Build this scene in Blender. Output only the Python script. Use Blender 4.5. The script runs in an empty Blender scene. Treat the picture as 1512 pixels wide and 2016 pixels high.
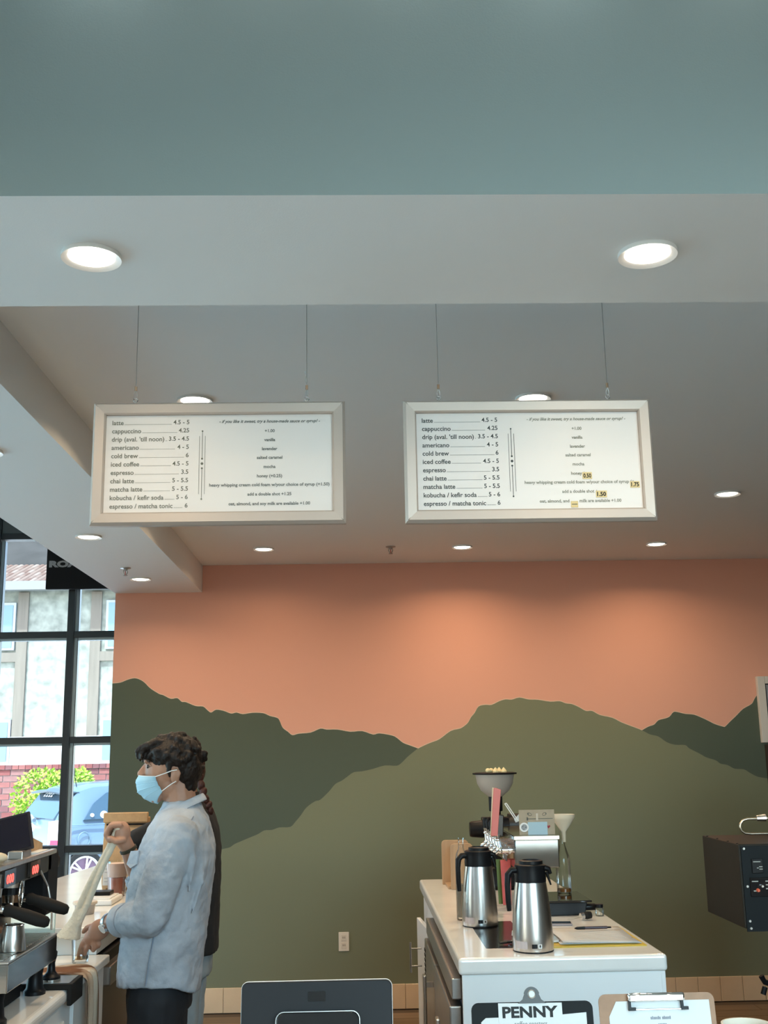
import bpy, bmesh, math, random
from mathutils import Vector, Matrix
from math import radians, sin, cos, pi
random.seed(7)
S = bpy.context.scene
COL = S.collection

# ------------------------------------------------------------------ camera
F, PITCH, ROLL, YAW, EYE = 2155.0, radians(12.316), radians(-0.994), radians(1.626), 1.62
_f = Vector((sin(YAW)*cos(PITCH), cos(YAW)*cos(PITCH), sin(PITCH)))
_r = Vector((cos(YAW), -sin(YAW), 0)); _u = _r.cross(_f)
_r2 = _r*cos(ROLL) + _u*sin(ROLL); _u2 = -_r*sin(ROLL) + _u*cos(ROLL)
cd = bpy.data.cameras.new('camera'); cam = bpy.data.objects.new('camera', cd); COL.objects.link(cam)
cd.sensor_fit = 'VERTICAL'; cd.sensor_height = 24.0; cd.lens = 24.0*F/2016.0
cd.clip_start = 0.05; cd.clip_end = 500
m = Matrix.Identity(4)
for i in range(3):
    m[i][0] = _r2[i]; m[i][1] = _u2[i]; m[i][2] = -_f[i]
m[0][3], m[1][3], m[2][3] = 0, 0, EYE
cam.matrix_world = m
S.camera = cam

# ------------------------------------------------------------------ view, sky, sun, daylight
S.view_settings.view_transform = 'Standard'; S.view_settings.look = 'None'
S.view_settings.gamma = 1.0; S.view_settings.use_curve_mapping = False
S.view_settings.exposure = 0.0
if hasattr(S, 'cycles'): S.cycles.transparent_max_bounces = 24
w = bpy.data.worlds.new('world'); S.world = w; w.use_nodes = True
nt = w.node_tree; bg = nt.nodes['Background']
sky = nt.nodes.new('ShaderNodeTexSky'); sky.sky_type = 'NISHITA'; sky.sun_disc = False
sky.sun_elevation = radians(48); sky.sun_rotation = radians(200)
nt.links.new(sky.outputs[0], bg.inputs[0]); bg.inputs[1].default_value = SKY = 0.9
sl = bpy.data.lights.new('sun', 'SUN'); sl.energy = 17.0; sl.angle = radians(2); sl.color = (.78, .95, 1.0)
so = bpy.data.objects.new('sun', sl); COL.objects.link(so)
so.rotation_euler = Vector((0.20, 0.38, -0.90)).to_track_quat('-Z', 'Y').to_euler()

def area(name, loc, direction, sx, sy, power, color, spread=180):
    l = bpy.data.lights.new(name, 'AREA'); l.shape = 'RECTANGLE'; l.size = sx; l.size_y = sy
    l.energy = power; l.color = color; l.spread = radians(spread)
    o = bpy.data.objects.new(name, l); COL.objects.link(o); o.location = loc
    o.rotation_euler = Vector(direction).to_track_quat('-Z', 'Y').to_euler()
    return o
DAY = (.58, .86, 1.0)
area('daylight_side_window', (-5.7, 0.0, 1.4), (1, 0, .25), 4.2, 2.5, 16, DAY)
area('soffit_fill_lamp', (-5.7, 4.6, 1.4), (1, -.6, .35), 4.0, 2.5, 54, (.24, .76, 1.0), 95)  # unseen lamp added to put blue light on soffit and bulkhead; no bay window
area('daylight_street_window', (1.8, -2.05, 2.45), (-.14, 1, -.50), 2.9, 1.3, 46, (.48, .83, 1.0), 75)

# ------------------------------------------------------------------ materials
MATS = {}
def mat(name, col=(.8, .8, .8), rough=.6, metal=0., spec=.5, noise=0., nscale=30., bump=0., bscale=80., trans=0., ior=1.45,
        emit=None, estr=0., stretch=None, sheen=0., alpha=1., coat=0., aniso=0.):
    if name in MATS: return MATS[name]
    M = bpy.data.materials.new(name); M.use_nodes = True; t = M.node_tree; b = t.nodes['Principled BSDF']
    b.inputs['Base Color'].default_value = (*col, 1); b.inputs['Roughness'].default_value = rough
    b.inputs['Metallic'].default_value = metal; b.inputs['Specular IOR Level'].default_value = spec
    b.inputs['IOR'].default_value = ior
    if trans: b.inputs['Transmission Weight'].default_value = trans
    if sheen: b.inputs['Sheen Weight'].default_value = sheen
    if coat: b.inputs['Coat Weight'].default_value = coat; b.inputs['Coat Roughness'].default_value = .05
    if aniso: b.inputs['Anisotropic'].default_value = aniso
    if alpha < 1: b.inputs['Alpha'].default_value = alpha
    if emit: b.inputs['Emission Color'].default_value = (*emit, 1); b.inputs['Emission Strength'].default_value = estr
    if noise or bump:
        tc = t.nodes.new('ShaderNodeTexCoord'); mp = t.nodes.new('ShaderNodeMapping')
        t.links.new(tc.outputs['Object'], mp.inputs[0])
        if stretch: mp.inputs['Scale'].default_value = stretch
    if noise:
        n = t.nodes.new('ShaderNodeTexNoise'); n.inputs['Scale'].default_value = nscale; n.inputs['Detail'].default_value = 5
        t.links.new(mp.outputs[0], n.inputs['Vector'])
        mr = t.nodes.new('ShaderNodeMapRange'); mr.inputs[1].default_value = .3; mr.inputs[2].default_value = .7
        mr.inputs[3].default_value = 1-noise; mr.inputs[4].default_value = 1+noise
        t.links.new(n.outputs['Fac'], mr.inputs[0])
        mx = t.nodes.new('ShaderNodeMix'); mx.data_type = 'RGBA'; mx.blend_type = 'MULTIPLY'; mx.inputs[0].default_value = 1
        mx.inputs[6].default_value = (*col, 1); t.links.new(mr.outputs[0], mx.inputs[7])
        t.links.new(mx.outputs[2], b.inputs['Base Color'])
    if bump:
        n2 = t.nodes.new('ShaderNodeTexNoise'); n2.inputs['Scale'].default_value = bscale; n2.inputs['Detail'].default_value = 4
        t.links.new(mp.outputs[0], n2.inputs['Vector'])
        bp = t.nodes.new('ShaderNodeBump'); bp.inputs['Strength'].default_value = bump; bp.inputs['Distance'].default_value = .01
        t.links.new(n2.outputs['Fac'], bp.inputs['Height']); t.links.new(bp.outputs[0], b.inputs['Normal'])
    MATS[name] = M
    return M

def pane_mat(name, tint=(1, 1, 1), gloss=.08, rough=.0):
    """thin clear sheet: transparent with a faint mirror coat"""
    if name in MATS: return MATS[name]
    M = bpy.data.materials.new(name); M.use_nodes = True; t = M.node_tree; t.nodes.clear()
    o = t.nodes.new('ShaderNodeOutputMaterial'); a = t.nodes.new('ShaderNodeBsdfTransparent'); g = t.nodes.new('ShaderNodeBsdfGlossy')
    a.inputs[0].default_value = (*tint, 1); g.inputs['Roughness'].default_value = rough
    f = t.nodes.new('ShaderNodeFresnel'); f.inputs[0].default_value = 1.45
    mth = t.nodes.new('ShaderNodeMath'); mth.operation = 'MULTIPLY'; mth.inputs[1].default_value = gloss*10
    mth.use_clamp = True
    t.links.new(f.outputs[0], mth.inputs[0])
    mx = t.nodes.new('ShaderNodeMixShader'); t.links.new(mth.outputs[0], mx.inputs[0])
    t.links.new(a.outputs[0], mx.inputs[1]); t.links.new(g.outputs[0], mx.inputs[2]); t.links.new(mx.outputs[0], o.inputs[0])
    MATS[name] = M
    return M

WHITE = mat('white_paint', (.80, .79, .76), .75, bump=.05, bscale=250)
WHITE2 = mat('white_laminate', (.82, .82, .80), .35)
QUARTZ = mat('white_quartz', (.80, .78, .74), .12, noise=.04, nscale=5)
BLUE = mat('blue_grey_wall_paint', (.27, .345, .345), .7, bump=.05, bscale=250)
PINK = mat('coral_pink_mural_paint', (.67, .325, .230), .75, bump=.04, bscale=200)
DGREEN = mat('dark_green_mural_paint', (.070, .086, .058), .75, bump=.04, bscale=200)
LGREEN = mat('olive_green_mural_paint', (.172, .176, .105), .75, bump=.04, bscale=200)
CREAM = mat('cream_outline_paint', (.66, .46, .34), .75)
STEEL = mat('brushed_stainless_steel', (.62, .60, .57), .28, 1., noise=.08, nscale=60, stretch=(1, 1, .03))
STEELD = mat('satin_stainless_steel', (.42, .41, .39), .35, 1., noise=.06, nscale=40)
CHROME = mat('polished_chrome', (.85, .85, .85), .06, 1.)
BLACK = mat('black_plastic', (.007, .007, .008), .4, spec=.25)
BLACKM = mat('black_matte_metal', (.006, .006, .007), .6, spec=.2)
BLACKG = mat('black_gloss_glass', (.008, .008, .009), .06, coat=.5)
GREYM = mat('charcoal_metal', (.06, .06, .062), .4, .3)
RUBBER = mat('dark_grey_rubber', (.014, .013, .012), .7, spec=.2)
WOOD = mat('light_maple_wood', (.50, .33, .19), .5, noise=.18, nscale=14, stretch=(1, 1, .12))
PAPER = mat('white_paper', (.60, .60, .585), .8)
KRAFT = mat('kraft_paper', (.52, .33, .17), .75, noise=.08, nscale=40, bump=.15, bscale=25)
SKIN = mat('warm_skin', (.37, .19, .12), .5, noise=.06, nscale=25, bump=.03, bscale=150)
DENIM = mat('light_washed_denim', (.355, .39, .435), .85, noise=.16, nscale=11, bump=1.0, bscale=13)
HAIR = mat('dark_brown_hair', (.013, .008, .006), .5, spec=.3, noise=.4, nscale=60, bump=.6, bscale=90, stretch=(1, 1, .4))
GLASSP = pane_mat('clear_window_glass', (.97, .99, 1.0), .05)
GLASS = pane_mat('clear_drinking_glass', (.97, .98, .97), .07)
GLASSE = pane_mat('acrylic_sheet', (.90, .96, .96), .08)
INK = mat('dark_grey_ink', (.11, .115, .10), .8)

# ------------------------------------------------------------------ mesh builder
POS = {}
class MB:
    def __init__(s): s.v = []; s.f = []; s.mi = []; s.m = 0
    def add(s, vs, fs):
        n = len(s.v); s.v += [tuple(v) for v in vs]; s.f += [tuple(n+i for i in f) for f in fs]; s.mi += [s.m]*len(fs); return s
    def box(s, a, b, R=None, c=None):
        x0, y0, z0 = a; x1, y1, z1 = b
        vs = [Vector(p) for p in ((x0,y0,z0),(x1,y0,z0),(x1,y1,z0),(x0,y1,z0),(x0,y0,z1),(x1,y0,z1),(x1,y1,z1),(x0,y1,z1))]
        if R is not None:
            c = Vector(c) if c is not None else sum(vs, Vector())/8
            vs = [c + R @ (v-c) for v in vs]
        return s.add(vs, [(0,3,2,1),(4,5,6,7),(0,1,5,4),(1,2,6,5),(2,3,7,6),(3,0,4,7)])
    def tube(s, pts, r, n=10, cap=True, flat=1.):
        pts = [Vector(p) for p in pts]; k = len(pts)
        rs = r if isinstance(r, (list, tuple)) else [r]*k
        vs = []; up = None
        for i, p in enumerate(pts):
            d = (pts[min(i+1, k-1)]-pts[max(i-1, 0)]).normalized()
            if up is None:
                a = Vector((0, 0, 1)) if abs(d.z) < .9 else Vector((0, 1, 0))
            else: a = up
            x = a - d*a.dot(d)
            if x.length < 1e-6: x = d.orthogonal()
            x.normalize(); y = d.cross(x); up = x
            for j in range(n):
                t = 2*pi*j/n; vs.append(p + x*(rs[i]*cos(t)*flat) + y*(rs[i]*sin(t)))
        fs = [(i*n+j, i*n+(j+1) % n, (i+1)*n+(j+1) % n, (i+1)*n+j) for i in range(k-1) for j in range(n)]
        if cap: fs += [tuple(range(n-1, -1, -1)), tuple((k-1)*n+j for j in range(n))]
        return s.add(vs, fs)
    def cyl(s, p0, p1, r0, r1=None, n=20): return s.tube([p0, p1], [r0, r0 if r1 is None else r1], n)
    def lathe(s, prof, c=(0, 0, 0), n=28, R=None, close=True):
        c = Vector(c); vs = []; k = len(prof)
        for r, z in prof:
            for j in range(n):
                t = 2*pi*j/n; v = Vector((r*cos(t), r*sin(t), z)); vs.append(c + (R @ v if R is not None else v))
        fs = [(i*n+j, i*n+(j+1) % n, (i+1)*n+(j+1) % n, (i+1)*n+j) for i in range(k-1) for j in range(n)]
        if close: fs += [tuple(range(n-1, -1, -1)), tuple((k-1)*n+j for j in range(n))]
        return s.add(vs, fs)
    def prism(s, poly, a, b, axis='y'):
        """extrude a closed 2D outline (first two free axes) along axis from a to b"""
        n = len(poly)
        P = (lambda u, v, t: (u, t, v)) if axis == 'y' else ((lambda u, v, t: (u, v, t)) if axis == 'z' else (lambda u, v, t: (t, u, v)))
        vs = [P(u, v, a) for u, v in poly] + [P(u, v, b) for u, v in poly]
        fs = [(i, (i+1) % n, n+(i+1) % n, n+i) for i in range(n)] + [tuple(range(n-1, -1, -1)), tuple(range(n, 2*n))]
        return s.add(vs, fs)
    def ell(s, c, r, R=None, n=16, k=10):
        c = Vector(c); vs = []
        for i in range(k+1):
            ph = pi*i/k
            for j in range(n):
                t = 2*pi*j/n
                v = Vector((r[0]*sin(ph)*cos(t), r[1]*sin(ph)*sin(t), r[2]*cos(ph))); vs.append(c + (R @ v if R is not None else v))
        fs = [(i*n+j, (i+1)*n+j, (i+1)*n+(j+1) % n, i*n+(j+1) % n) for i in range(k) for j in range(n)]
        return s.add(vs, fs)
    def capsule(s, p0, p1, r0, r1, n=12):
        p0, p1 = Vector(p0), Vector(p1); d = (p1-p0).normalized(); pts = []; rs = []
        for a in (85, 60, 30): pts.append(p0-d*r0*sin(radians(a))); rs.append(r0*cos(radians(a)))
        pts += [p0, p1]; rs += [r0, r1]
        for a in (30, 60, 85): pts.append(p1+d*r1*sin(radians(a))); rs.append(r1*cos(radians(a)))
        return s.tube(pts, rs, n)
    def loft(s, rings, close=True, wrap=True):
        n = len(rings[0]); k = len(rings); vs = [p for r in rings for p in r]; fs = []
        for i in range(k-1):
            for j in range(n if wrap else n-1):
                fs.append((i*n+j, i*n+(j+1) % n, (i+1)*n+(j+1) % n, (i+1)*n+j))
        if close: fs += [tuple(range(n-1, -1, -1)), tuple((k-1)*n+j for j in range(n))]
        return s.add(vs, fs)
    def build(s, name, material, parent=None, bevel=0., seg=2, smooth=None, fix=True, solid=0., sub=0, local=False):
        me = bpy.data.meshes.new(name)
        off = POS.get(parent.name, Vector()) if parent and not local else Vector()
        me.from_pydata([(x-off[0], y-off[1], z-off[2]) for x, y, z in s.v], [], s.f)
        ms = material if isinstance(material, (list, tuple)) else [material]
        for q in ms: me.materials.append(q)
        if len(ms) > 1: me.polygons.foreach_set('material_index', s.mi)
        if fix:
            b = bmesh.new(); b.from_mesh(me); bmesh.ops.remove_doubles(b, verts=b.verts, dist=1e-6)
            bmesh.ops.recalc_face_normals(b, faces=b.faces); b.to_mesh(me); b.free()
        o = bpy.data.objects.new(name, me); COL.objects.link(o)
        if parent: o.parent = parent
        if solid:
            md = o.modifiers.new('solid', 'SOLIDIFY'); md.thickness = solid; md.offset = 0
        if bevel:
            md = o.modifiers.new('bevel', 'BEVEL'); md.width = bevel; md.segments = seg; md.limit_method = 'ANGLE'; md.angle_limit = radians(40)
            md.harden_normals = False
        if sub:
            md = o.modifiers.new('sub', 'SUBSURF'); md.levels = sub; md.render_levels = sub
        if smooth is not None:
            me.polygons.foreach_set('use_smooth', [True]*len(me.polygons))
            if smooth < 180: me.set_sharp_from_angle(angle=radians(smooth))
        POS[o.name] = off
        return o

def tag(o, label=None, cat=None, group=None, kind=None):
    if label: o['label'] = label
    if cat: o['category'] = cat
    if group: o['group'] = group
    if kind: o['kind'] = kind
    return o
def thing(name, loc, label, cat, group=None):
    o = bpy.data.objects.new(name, None); COL.objects.link(o); o.location = loc; o.empty_display_size = .05
    POS[o.name] = Vector(loc); tag(o, label, cat, group); return o
def struct(o, label=None): return tag(o, label, kind='structure')
def piece(name, me, parent, loc, rot=None):
    """one more piece that shares mesh data, placed at a world location under parent"""
    o = bpy.data.objects.new(name, me); COL.objects.link(o); o.parent = parent
    o.location = Vector(loc) - POS.get(parent.name, Vector())
    if rot: o.rotation_euler = rot
    POS[o.name] = Vector(loc); return o
def box(name, a, b, material, parent=None, bevel=0., **k): return MB().box(a, b).build(name, material, parent, bevel, **k)
def remesh(o, voxel=.006, smooth=4, disp=0., dscale=.08, factor=.5):
    md = o.modifiers.new('remesh', 'REMESH'); md.mode = 'VOXEL'; md.voxel_size = voxel; md.use_smooth_shade = True
    md = o.modifiers.new('smooth', 'SMOOTH'); md.factor = factor; md.iterations = smooth
    if disp:
        tx = bpy.data.textures.new(o.name+'_folds', 'CLOUDS'); tx.noise_scale = dscale; tx.noise_depth = 2
        md = o.modifiers.new('folds', 'DISPLACE'); md.texture = tx; md.strength = disp; md.mid_level = .5; md.texture_coords = 'LOCAL'
    return o

def text2d(txt, size, shear=0., bold=0.):
    c = bpy.data.curves.new('t', 'FONT'); c.body = txt; c.size = size; c.shear = shear; c.resolution_u = 3; c.offset = bold
    o = bpy.data.objects.new('t', c); COL.objects.link(o)
    dg = bpy.context.evaluated_depsgraph_get(); dg.update()
    me = o.evaluated_get(dg).to_mesh()
    vs = [(v.co.x, v.co.y) for v in me.vertices]; fs = [tuple(p.vertices) for p in me.polygons]
    o.evaluated_get(dg).to_mesh_clear(); bpy.data.objects.remove(o); bpy.data.curves.remove(c)
    return vs, fs
def put_text(mb, txt, size, origin, ex, ey, align='l', fit=None, shear=0., fat=0.):
    # fat: stroke growth in metres
    """letters as flat print lying in the plane origin + ex, ey"""
    vs, fs = text2d(txt, size, shear, fat)
    if not vs: return
    x0 = min(v[0] for v in vs); x1 = max(v[0] for v in vs); k = 1.
    if fit: k = fit/(x1-x0)
    W = (x1-x0)*k
    sh = {'l': 0, 'c': -W/2, 'r': -W}[align]
    o, ex, ey = Vector(origin), Vector(ex), Vector(ey)
    mb.add([o + ex*((x-x0)*k+sh) + ey*y for x, y in vs], fs)

# ================================================================== SETTING
CEIL, SOF, WY, HIGH = 2.903, 2.715, 7.55, 3.42
struct(box('floor.001', (-6, -2.3, -.004), (3.3, 1.6, 0), mat('pale_bounce_floor', (.50, .47, .43), .6, noise=.06, nscale=3)), 'unseen customer-side floor, made pale to bounce light upward')  # out-of-view slab added in a pale tone to bounce light onto the bulkhead
fl = struct(box('floor', (-6, -2.3, -.12), (3.3, 7.72, -.004), mat('floor_base', (.10, .065, .04), .6)), 'brown wood-look plank floor behind the bar')
PLANK = [mat('brown_plank_%d' % i, c, .45, noise=.2, nscale=9, stretch=(.25, 3, 1)) for i, c in enumerate(((.20, .125, .07), (.235, .15, .088), (.175, .11, .06)))]
pm = [MB().box((0, 0, -.004), (1.196, .146, 0)).build('plank', PLANK[i], fl, .001) for i in range(3)]
k = 0
for r in range(11):
    for c in range(5):
        x = -1.95 + c*1.2 + (r*.43) % 1.2 - .6; y = 5.94 + r*.15
        if x > 3.3 or y+.146 > 7.54: continue
        o = pm[k] if k < 3 else bpy.data.objects.new('plank', pm[(r*3+c*5) % 3].data)
        if k >= 3:
            COL.objects.link(o); o.parent = fl
        o.location = (x, y, 0); k += 1

# back wall with the mural
wb = struct(box('wall_back', (-1.65, WY, 0), (3.3, 7.72, HIGH), PINK), 'coral pink wall with a painted mural of green hills')
DL = [(-1.65,2.099),(-1.596,2.104),(-1.546,2.123),(-1.499,2.132),(-1.459,2.119),(-1.429,2.098),(-1.404,2.072),(-1.377,2.051),(-1.330,2.023),(-1.304,2.015),(-1.252,1.990),(-1.209,1.994),(-1.179,1.969),(-1.150,1.966),(-1.084,1.939),(-1.034,1.935),(-1.004,1.910),(-0.979,1.894),(-0.946,1.912),(-0.895,1.904),(-0.844,1.885),(-0.808,1.891),(-0.765,1.880),(-0.699,1.888),(-0.627,1.884),(-0.583,1.865),(-0.532,1.851),(-0.515,1.829),(-0.496,1.786),(-0.459,1.757),(-0.430,1.735),(-0.387,1.744),(-0.307,1.750),(-0.242,1.775),(-0.198,1.768),(-0.126,1.767),(-0.039,1.751),(0.041,1.754),(0.114,1.730),(0.157,1.737),(0.244,1.721),(0.280,1.701),(0.316,1.672),(0.367,1.652),(0.417,1.633)]
LT = [(-1.65,.80),(-1.469,0.839),(-1.191,0.908),(-1.009,0.965),(-0.897,1.004),(-0.843,1.016),(-0.812,1.036),(-0.770,1.053),(-0.714,1.075),(-0.657,1.097),(-0.615,1.120),(-0.565,1.122),(-0.515,1.137),(-0.444,1.139),(-0.409,1.172),(-0.373,1.213),(-0.337,1.261),(-0.280,1.300),(-0.244,1.310),(-0.186,1.362),(-0.143,1.410),(-0.100,1.431),(-0.063,1.456),(-0.020,1.484),(0.038,1.490),(0.110,1.504),(0.190,1.525),(0.270,1.522),(0.306,1.543),(0.343,1.578),(0.387,1.612),(0.417,1.633),(0.475,1.659),(0.512,1.673),(0.565,1.693),(0.640,1.745),(0.704,1.760),(0.736,1.778),(0.761,1.800),(0.783,1.836),(0.807,1.862),(0.835,1.905),(0.881,1.916),(0.925,1.915),(0.979,1.939),(1.022,1.950),(1.064,1.948),(1.117,1.961),(1.180,1.947),(1.244,1.944),(1.328,1.930),(1.392,1.932),(1.433,1.917),(1.475,1.911),(1.522,1.890),(1.568,1.864),(1.611,1.863),(1.662,1.835),(1.746,1.815),(1.807,1.783),(1.880,1.754),(1.947,1.727),(1.997,1.700),(2.054,1.685),(2.109,1.646),(2.166,1.628),(2.233,1.625),(2.260,1.602),(2.325,1.568),(2.371,1.541),(2.433,1.521),(2.464,1.498),(2.512,1.488),(2.558,1.463),(2.620,1.458),(2.661,1.433),(2.707,1.409),(2.759,1.398),(2.869,1.381),(3.057,1.332),(3.3,1.29)]
DR = [(1.946,1.729),(1.991,1.752),(2.031,1.765),(2.062,1.793),(2.111,1.805),(2.141,1.817),(2.167,1.845),(2.192,1.847),(2.249,1.833),(2.307,1.827),(2.364,1.804),(2.410,1.781),(2.448,1.761),(2.504,1.743),(2.519,1.745),(2.556,1.778),(2.598,1.813),(2.651,1.860),(2.712,1.892),(2.735,1.925),(2.762,1.961),(2.801,2.005),(2.873,2.043),(3.033,2.069),(3.3,2.1)]
def smooth_line(L):
    out = []
    for i in range(len(L)-1):
        p0, p1, p2, p3 = L[max(i-1, 0)], L[i], L[i+1], L[min(i+2, len(L)-1)]
        for t in (0, .33, .66):
            out.append(tuple(.5*((2*p1[a]) + (-p0[a]+p2[a])*t + (2*p0[a]-5*p1[a]+4*p2[a]-p3[a])*t*t + (-p0[a]+3*p1[a]-3*p2[a]+p3[a])*t**3) for a in (0, 1)))
    return out + [L[-1]]
def hill(name, L, mt, y):
    mb = MB(); mb.prism(smooth_line(L) + [(L[-1][0], .1), (L[0][0], .1)], y, WY, 'y'); return mb.build(name, mt, wb)
hill('painted_hill', DL, DGREEN, WY-.0008); hill('painted_hill', DR, DGREEN, WY-.0008)
hill('painted_hill', LT, LGREEN, WY-.0016)
for L in (DL, DR, [p for p in LT if .40 < p[0] < 1.96]):
    L2 = smooth_line(L); mb = MB()
    for (x0, z0), (x1, z1) in zip(L2, L2[1:]):
        mb.add([(x0, WY-.0006, z0-.001), (x1, WY-.0006, z1-.001), (x1, WY-.0006, z1+.0045), (x0, WY-.0006, z0+.0045)], [(0, 1, 2, 3)])
    mb.build('painted_outline', CREAM, wb)
# tiled skirting: each tile a piece
bb = struct(box('baseboard_back', (-1.65, WY-.008, 0), (3.3, WY, .150), mat('grout', (.42, .36, .29), .9)), 'row of cream square tiles along the foot of the mural wall')
TILE = mat('cream_ceramic_tile', (.72, .51, .32), .25, noise=.04, nscale=6)
tm = MB().box((0, 0, 0), (.1435, .008, .150)).build('tile', TILE, bb, .002, 2)
tm.location = (-.8694+.0012, WY-.016, .002)
for i in range(-5, 28):
    if i: piece('tile', tm.data, bb, (-.8694+.0012+i*.1461, WY-.016, .002)).modifiers.new('bevel', 'BEVEL').width = .002
# wall outlet
o = thing('wall_outlet', (-.095, WY, .415), 'cream duplex power outlet low on the olive green wall', 'outlet')
box('cover_plate', (-.129, WY-.009, .357), (-.061, WY-.0017, .474), mat('ivory_plastic', (.72, .62, .50), .4), o, .003)
for z in (.439, .392):
    f = box('receptacle', (-.111, WY-.0115, z-.019), (-.079, WY-.009, z+.019), mat('ivory_plastic2', (.66, .56, .44), .4), o, .003)
    for dx in (-.007, .005): box('slot', (-.095+dx, WY-.0118, z-.004), (-.095+dx+.003, WY-.0114, z+.008), BLACK, f)

# other walls and ceilings
struct(box('wall_right', (3.3, -2.3, 0), (3.5, 7.72, HIGH), mat('dark_shading_wall', (.09, .075, .06), .8)))  # unseen wall, set close and dark to keep light off the back right
mb = MB(); mb.m = 0
for x0, x1, z0, z1 in ((-6, 3.3, 0, .2), (-6, 3.3, 3.2, HIGH), (-6, .3, .2, 3.2)): mb.box((x0, -2.3, z0), (x1, -2.1, z1))
struct(mb.build('wall_front', WHITE))
mb = MB()
for y0, y1, z0, z1 in ((-2.3, 7.9, 0, .2), (-2.3, 7.9, 2.9, HIGH), (6.7, 7.9, .2, 2.9)): mb.box((-6.2, y0, z0), (-6, y1, z1))
struct(mb.build('wall_left', WHITE))
struct(box('ceiling', (-1.054, 2.57, CEIL), (3.3, 7.55, CEIL+.1), WHITE), 'white plaster ceiling over the bar')
struct(box('ceiling_high', (-7.6, -4.6, HIGH), (4.4, 7.9, HIGH+.15), WHITE))  # overhang past the walls is added out of view to keep sun out
struct(box('trim_1', (-1.65, 2.57, SOF), (-1.054, 7.55, HIGH), WHITE), 'dropped white soffit running towards the window')
mb = MB(); mb.box((-6, 2.018, SOF), (3.3, 2.57, HIGH)); mb.mi = [0, 0, 1, 0, 0, 0]
o = mb.build('trim_2', [WHITE, BLUE], fix=False); struct(o, 'wide white bulkhead with a blue grey front face')

# storefront window beside the mural wall: bars and panes are pieces
FR = mat('black_anodised_frame', (.012, .014, .016), .35); FRS = mat('grey_glazing_bead', (.34, .42, .45), .5)
win = thing('window_1', (-3.8, 7.72, 0), 'tall storefront window with black bars left of the mural wall', None); win['kind'] = 'structure'
VX = [-5.95, -5.0, -4.0, -3.0, -2.52, -1.98, -1.64]; HZ = [.06, 1.015, 1.73, 2.45, 3.15]
for x in VX:
    o = box('mullion', (x-.024, 7.67, 0), (x+.024, 7.77, HIGH), FR, win, .002)
    box('glazing_bead', (x+.024, 7.70, .08), (x+.044, 7.75, 3.12), FRS, o); box('gasket', (x+.044, 7.702, .08), (x+.049, 7.748, 3.12), FR, o)
for i, z in enumerate(HZ):
    for x0, x1 in zip(VX, VX[1:]):
        o = box('transom', (x0+.024, 7.675, z-.022), (x1-.024, 7.765, z+.022), FR, win, .002)
        if 0 < i < 4: box('glazing_bead', (x0+.049, 7.70, z-.038), (x1-.024, 7.75, z-.022), FRS, o)
for x0, x1 in zip(VX, VX[1:]):
    for z0, z1 in zip(HZ, HZ[1:]): box('pane', (x0+.036, 7.718, z0+.022), (x1-.024, 7.724, z1-.022), GLASSP, win)
struct(box('wall_back.001', (-6, 7.69, 3.172), (-1.65, 7.75, HIGH), mat('dark_header_paint', (.10, .12, .12), .8)))
# a side window and street window behind the camera (glazing)
for n, (a, b) in enumerate((((-6.12, -2.3, .2), (-6.08, 6.7, 2.9)), ((.3, -2.22, .2), (3.3, -2.18, 3.2)))):
    struct(box('window_%d' % (n+2), a, b, GLASSP))

# ------------------------------------------------------------------ downlights and sprinklers
LENS = mat('glowing_lamp_lens', (1, 1, 1), .5, emit=(1, .93, .80), estr=9.0)
RING = mat('white_lamp_trim', (.75, .72, .68), .4)
LAMPC = (1.0, .74, .46)
def lamp_light(o, x, y, z, power, spread=150, size=.085):
    l = bpy.data.lights.new('lamp_glow', 'AREA'); l.shape = 'DISK'; l.size = size; l.energy = power; l.color = LAMPC; l.spread = radians(spread)
    q = bpy.data.objects.new('lamp_glow', l); COL.objects.link(q); q.parent = o; q.location = (0, 0, -.016)
    return l
ring_me = lens_me = None
def downlight(x, y, z, label, power):
    global ring_me, lens_me
    o = thing('recessed_downlight', (x, y, z), label, 'downlight', 'round recessed downlights')
    if ring_me is None:
        a = MB().lathe([(.052, -.004), (.066, -.010), (.0665, -.004), (.066, 0), (.052, 0), (.052, -.004)], (x, y, z), 40, close=False).build('trim_ring', RING, o, smooth=50)
        b = MB().lathe([(.0525, -.003), (.045, -.007), (.02, -.009), (.001, -.0095)], (x, y, z), 40).build('lens', LENS, o, smooth=60)
        ring_me, lens_me = a.data, b.data
    else:
        piece('trim_ring', ring_me, o, (x, y, z)); piece('lens', lens_me, o, (x, y, z))
    lamp_light(o, x, y, z, power)
P = 8.0
downlight(-.58, 2.287, SOF, 'glowing downlight in the front bulkhead above the left menu board', P*.42)
downlight(.673, 2.285, SOF, 'glowing downlight in the front bulkhead above the right menu board', P*.42)
downlight(-1.345, 3.89, SOF, 'downlight in the side soffit cut by the left edge of the photo', P*1.0)
downlight(-1.351, 5.51, SOF, 'middle glowing downlight of the side soffit just below the left menu board', P*1.0)
downlight(-1.355, 6.91, SOF, 'glowing downlight in the side soffit nearest the mural wall', P*.55)
downlight(-.583, 3.89, CEIL, 'downlight peeking over the top of the left menu board', P*.9)
downlight(.676, 3.897, CEIL, 'downlight peeking over the top of the right menu board', P*.9)
downlight(1.949, 3.90, CEIL, 'ceiling downlight out of view on the roaster side', P*.05)
downlight(-.582, 5.51, CEIL, 'ceiling downlight hidden behind the left menu board', P*.9)
downlight(.69, 5.51, CEIL, 'ceiling downlight hidden behind the right menu board', P*1.1)
downlight(1.949, 5.51, CEIL, 'lone ceiling downlight right of the right menu board', P*.2)
downlight(-.58, 6.934, CEIL, 'ceiling downlight before the mural below the left menu board', P*.42)
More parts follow.
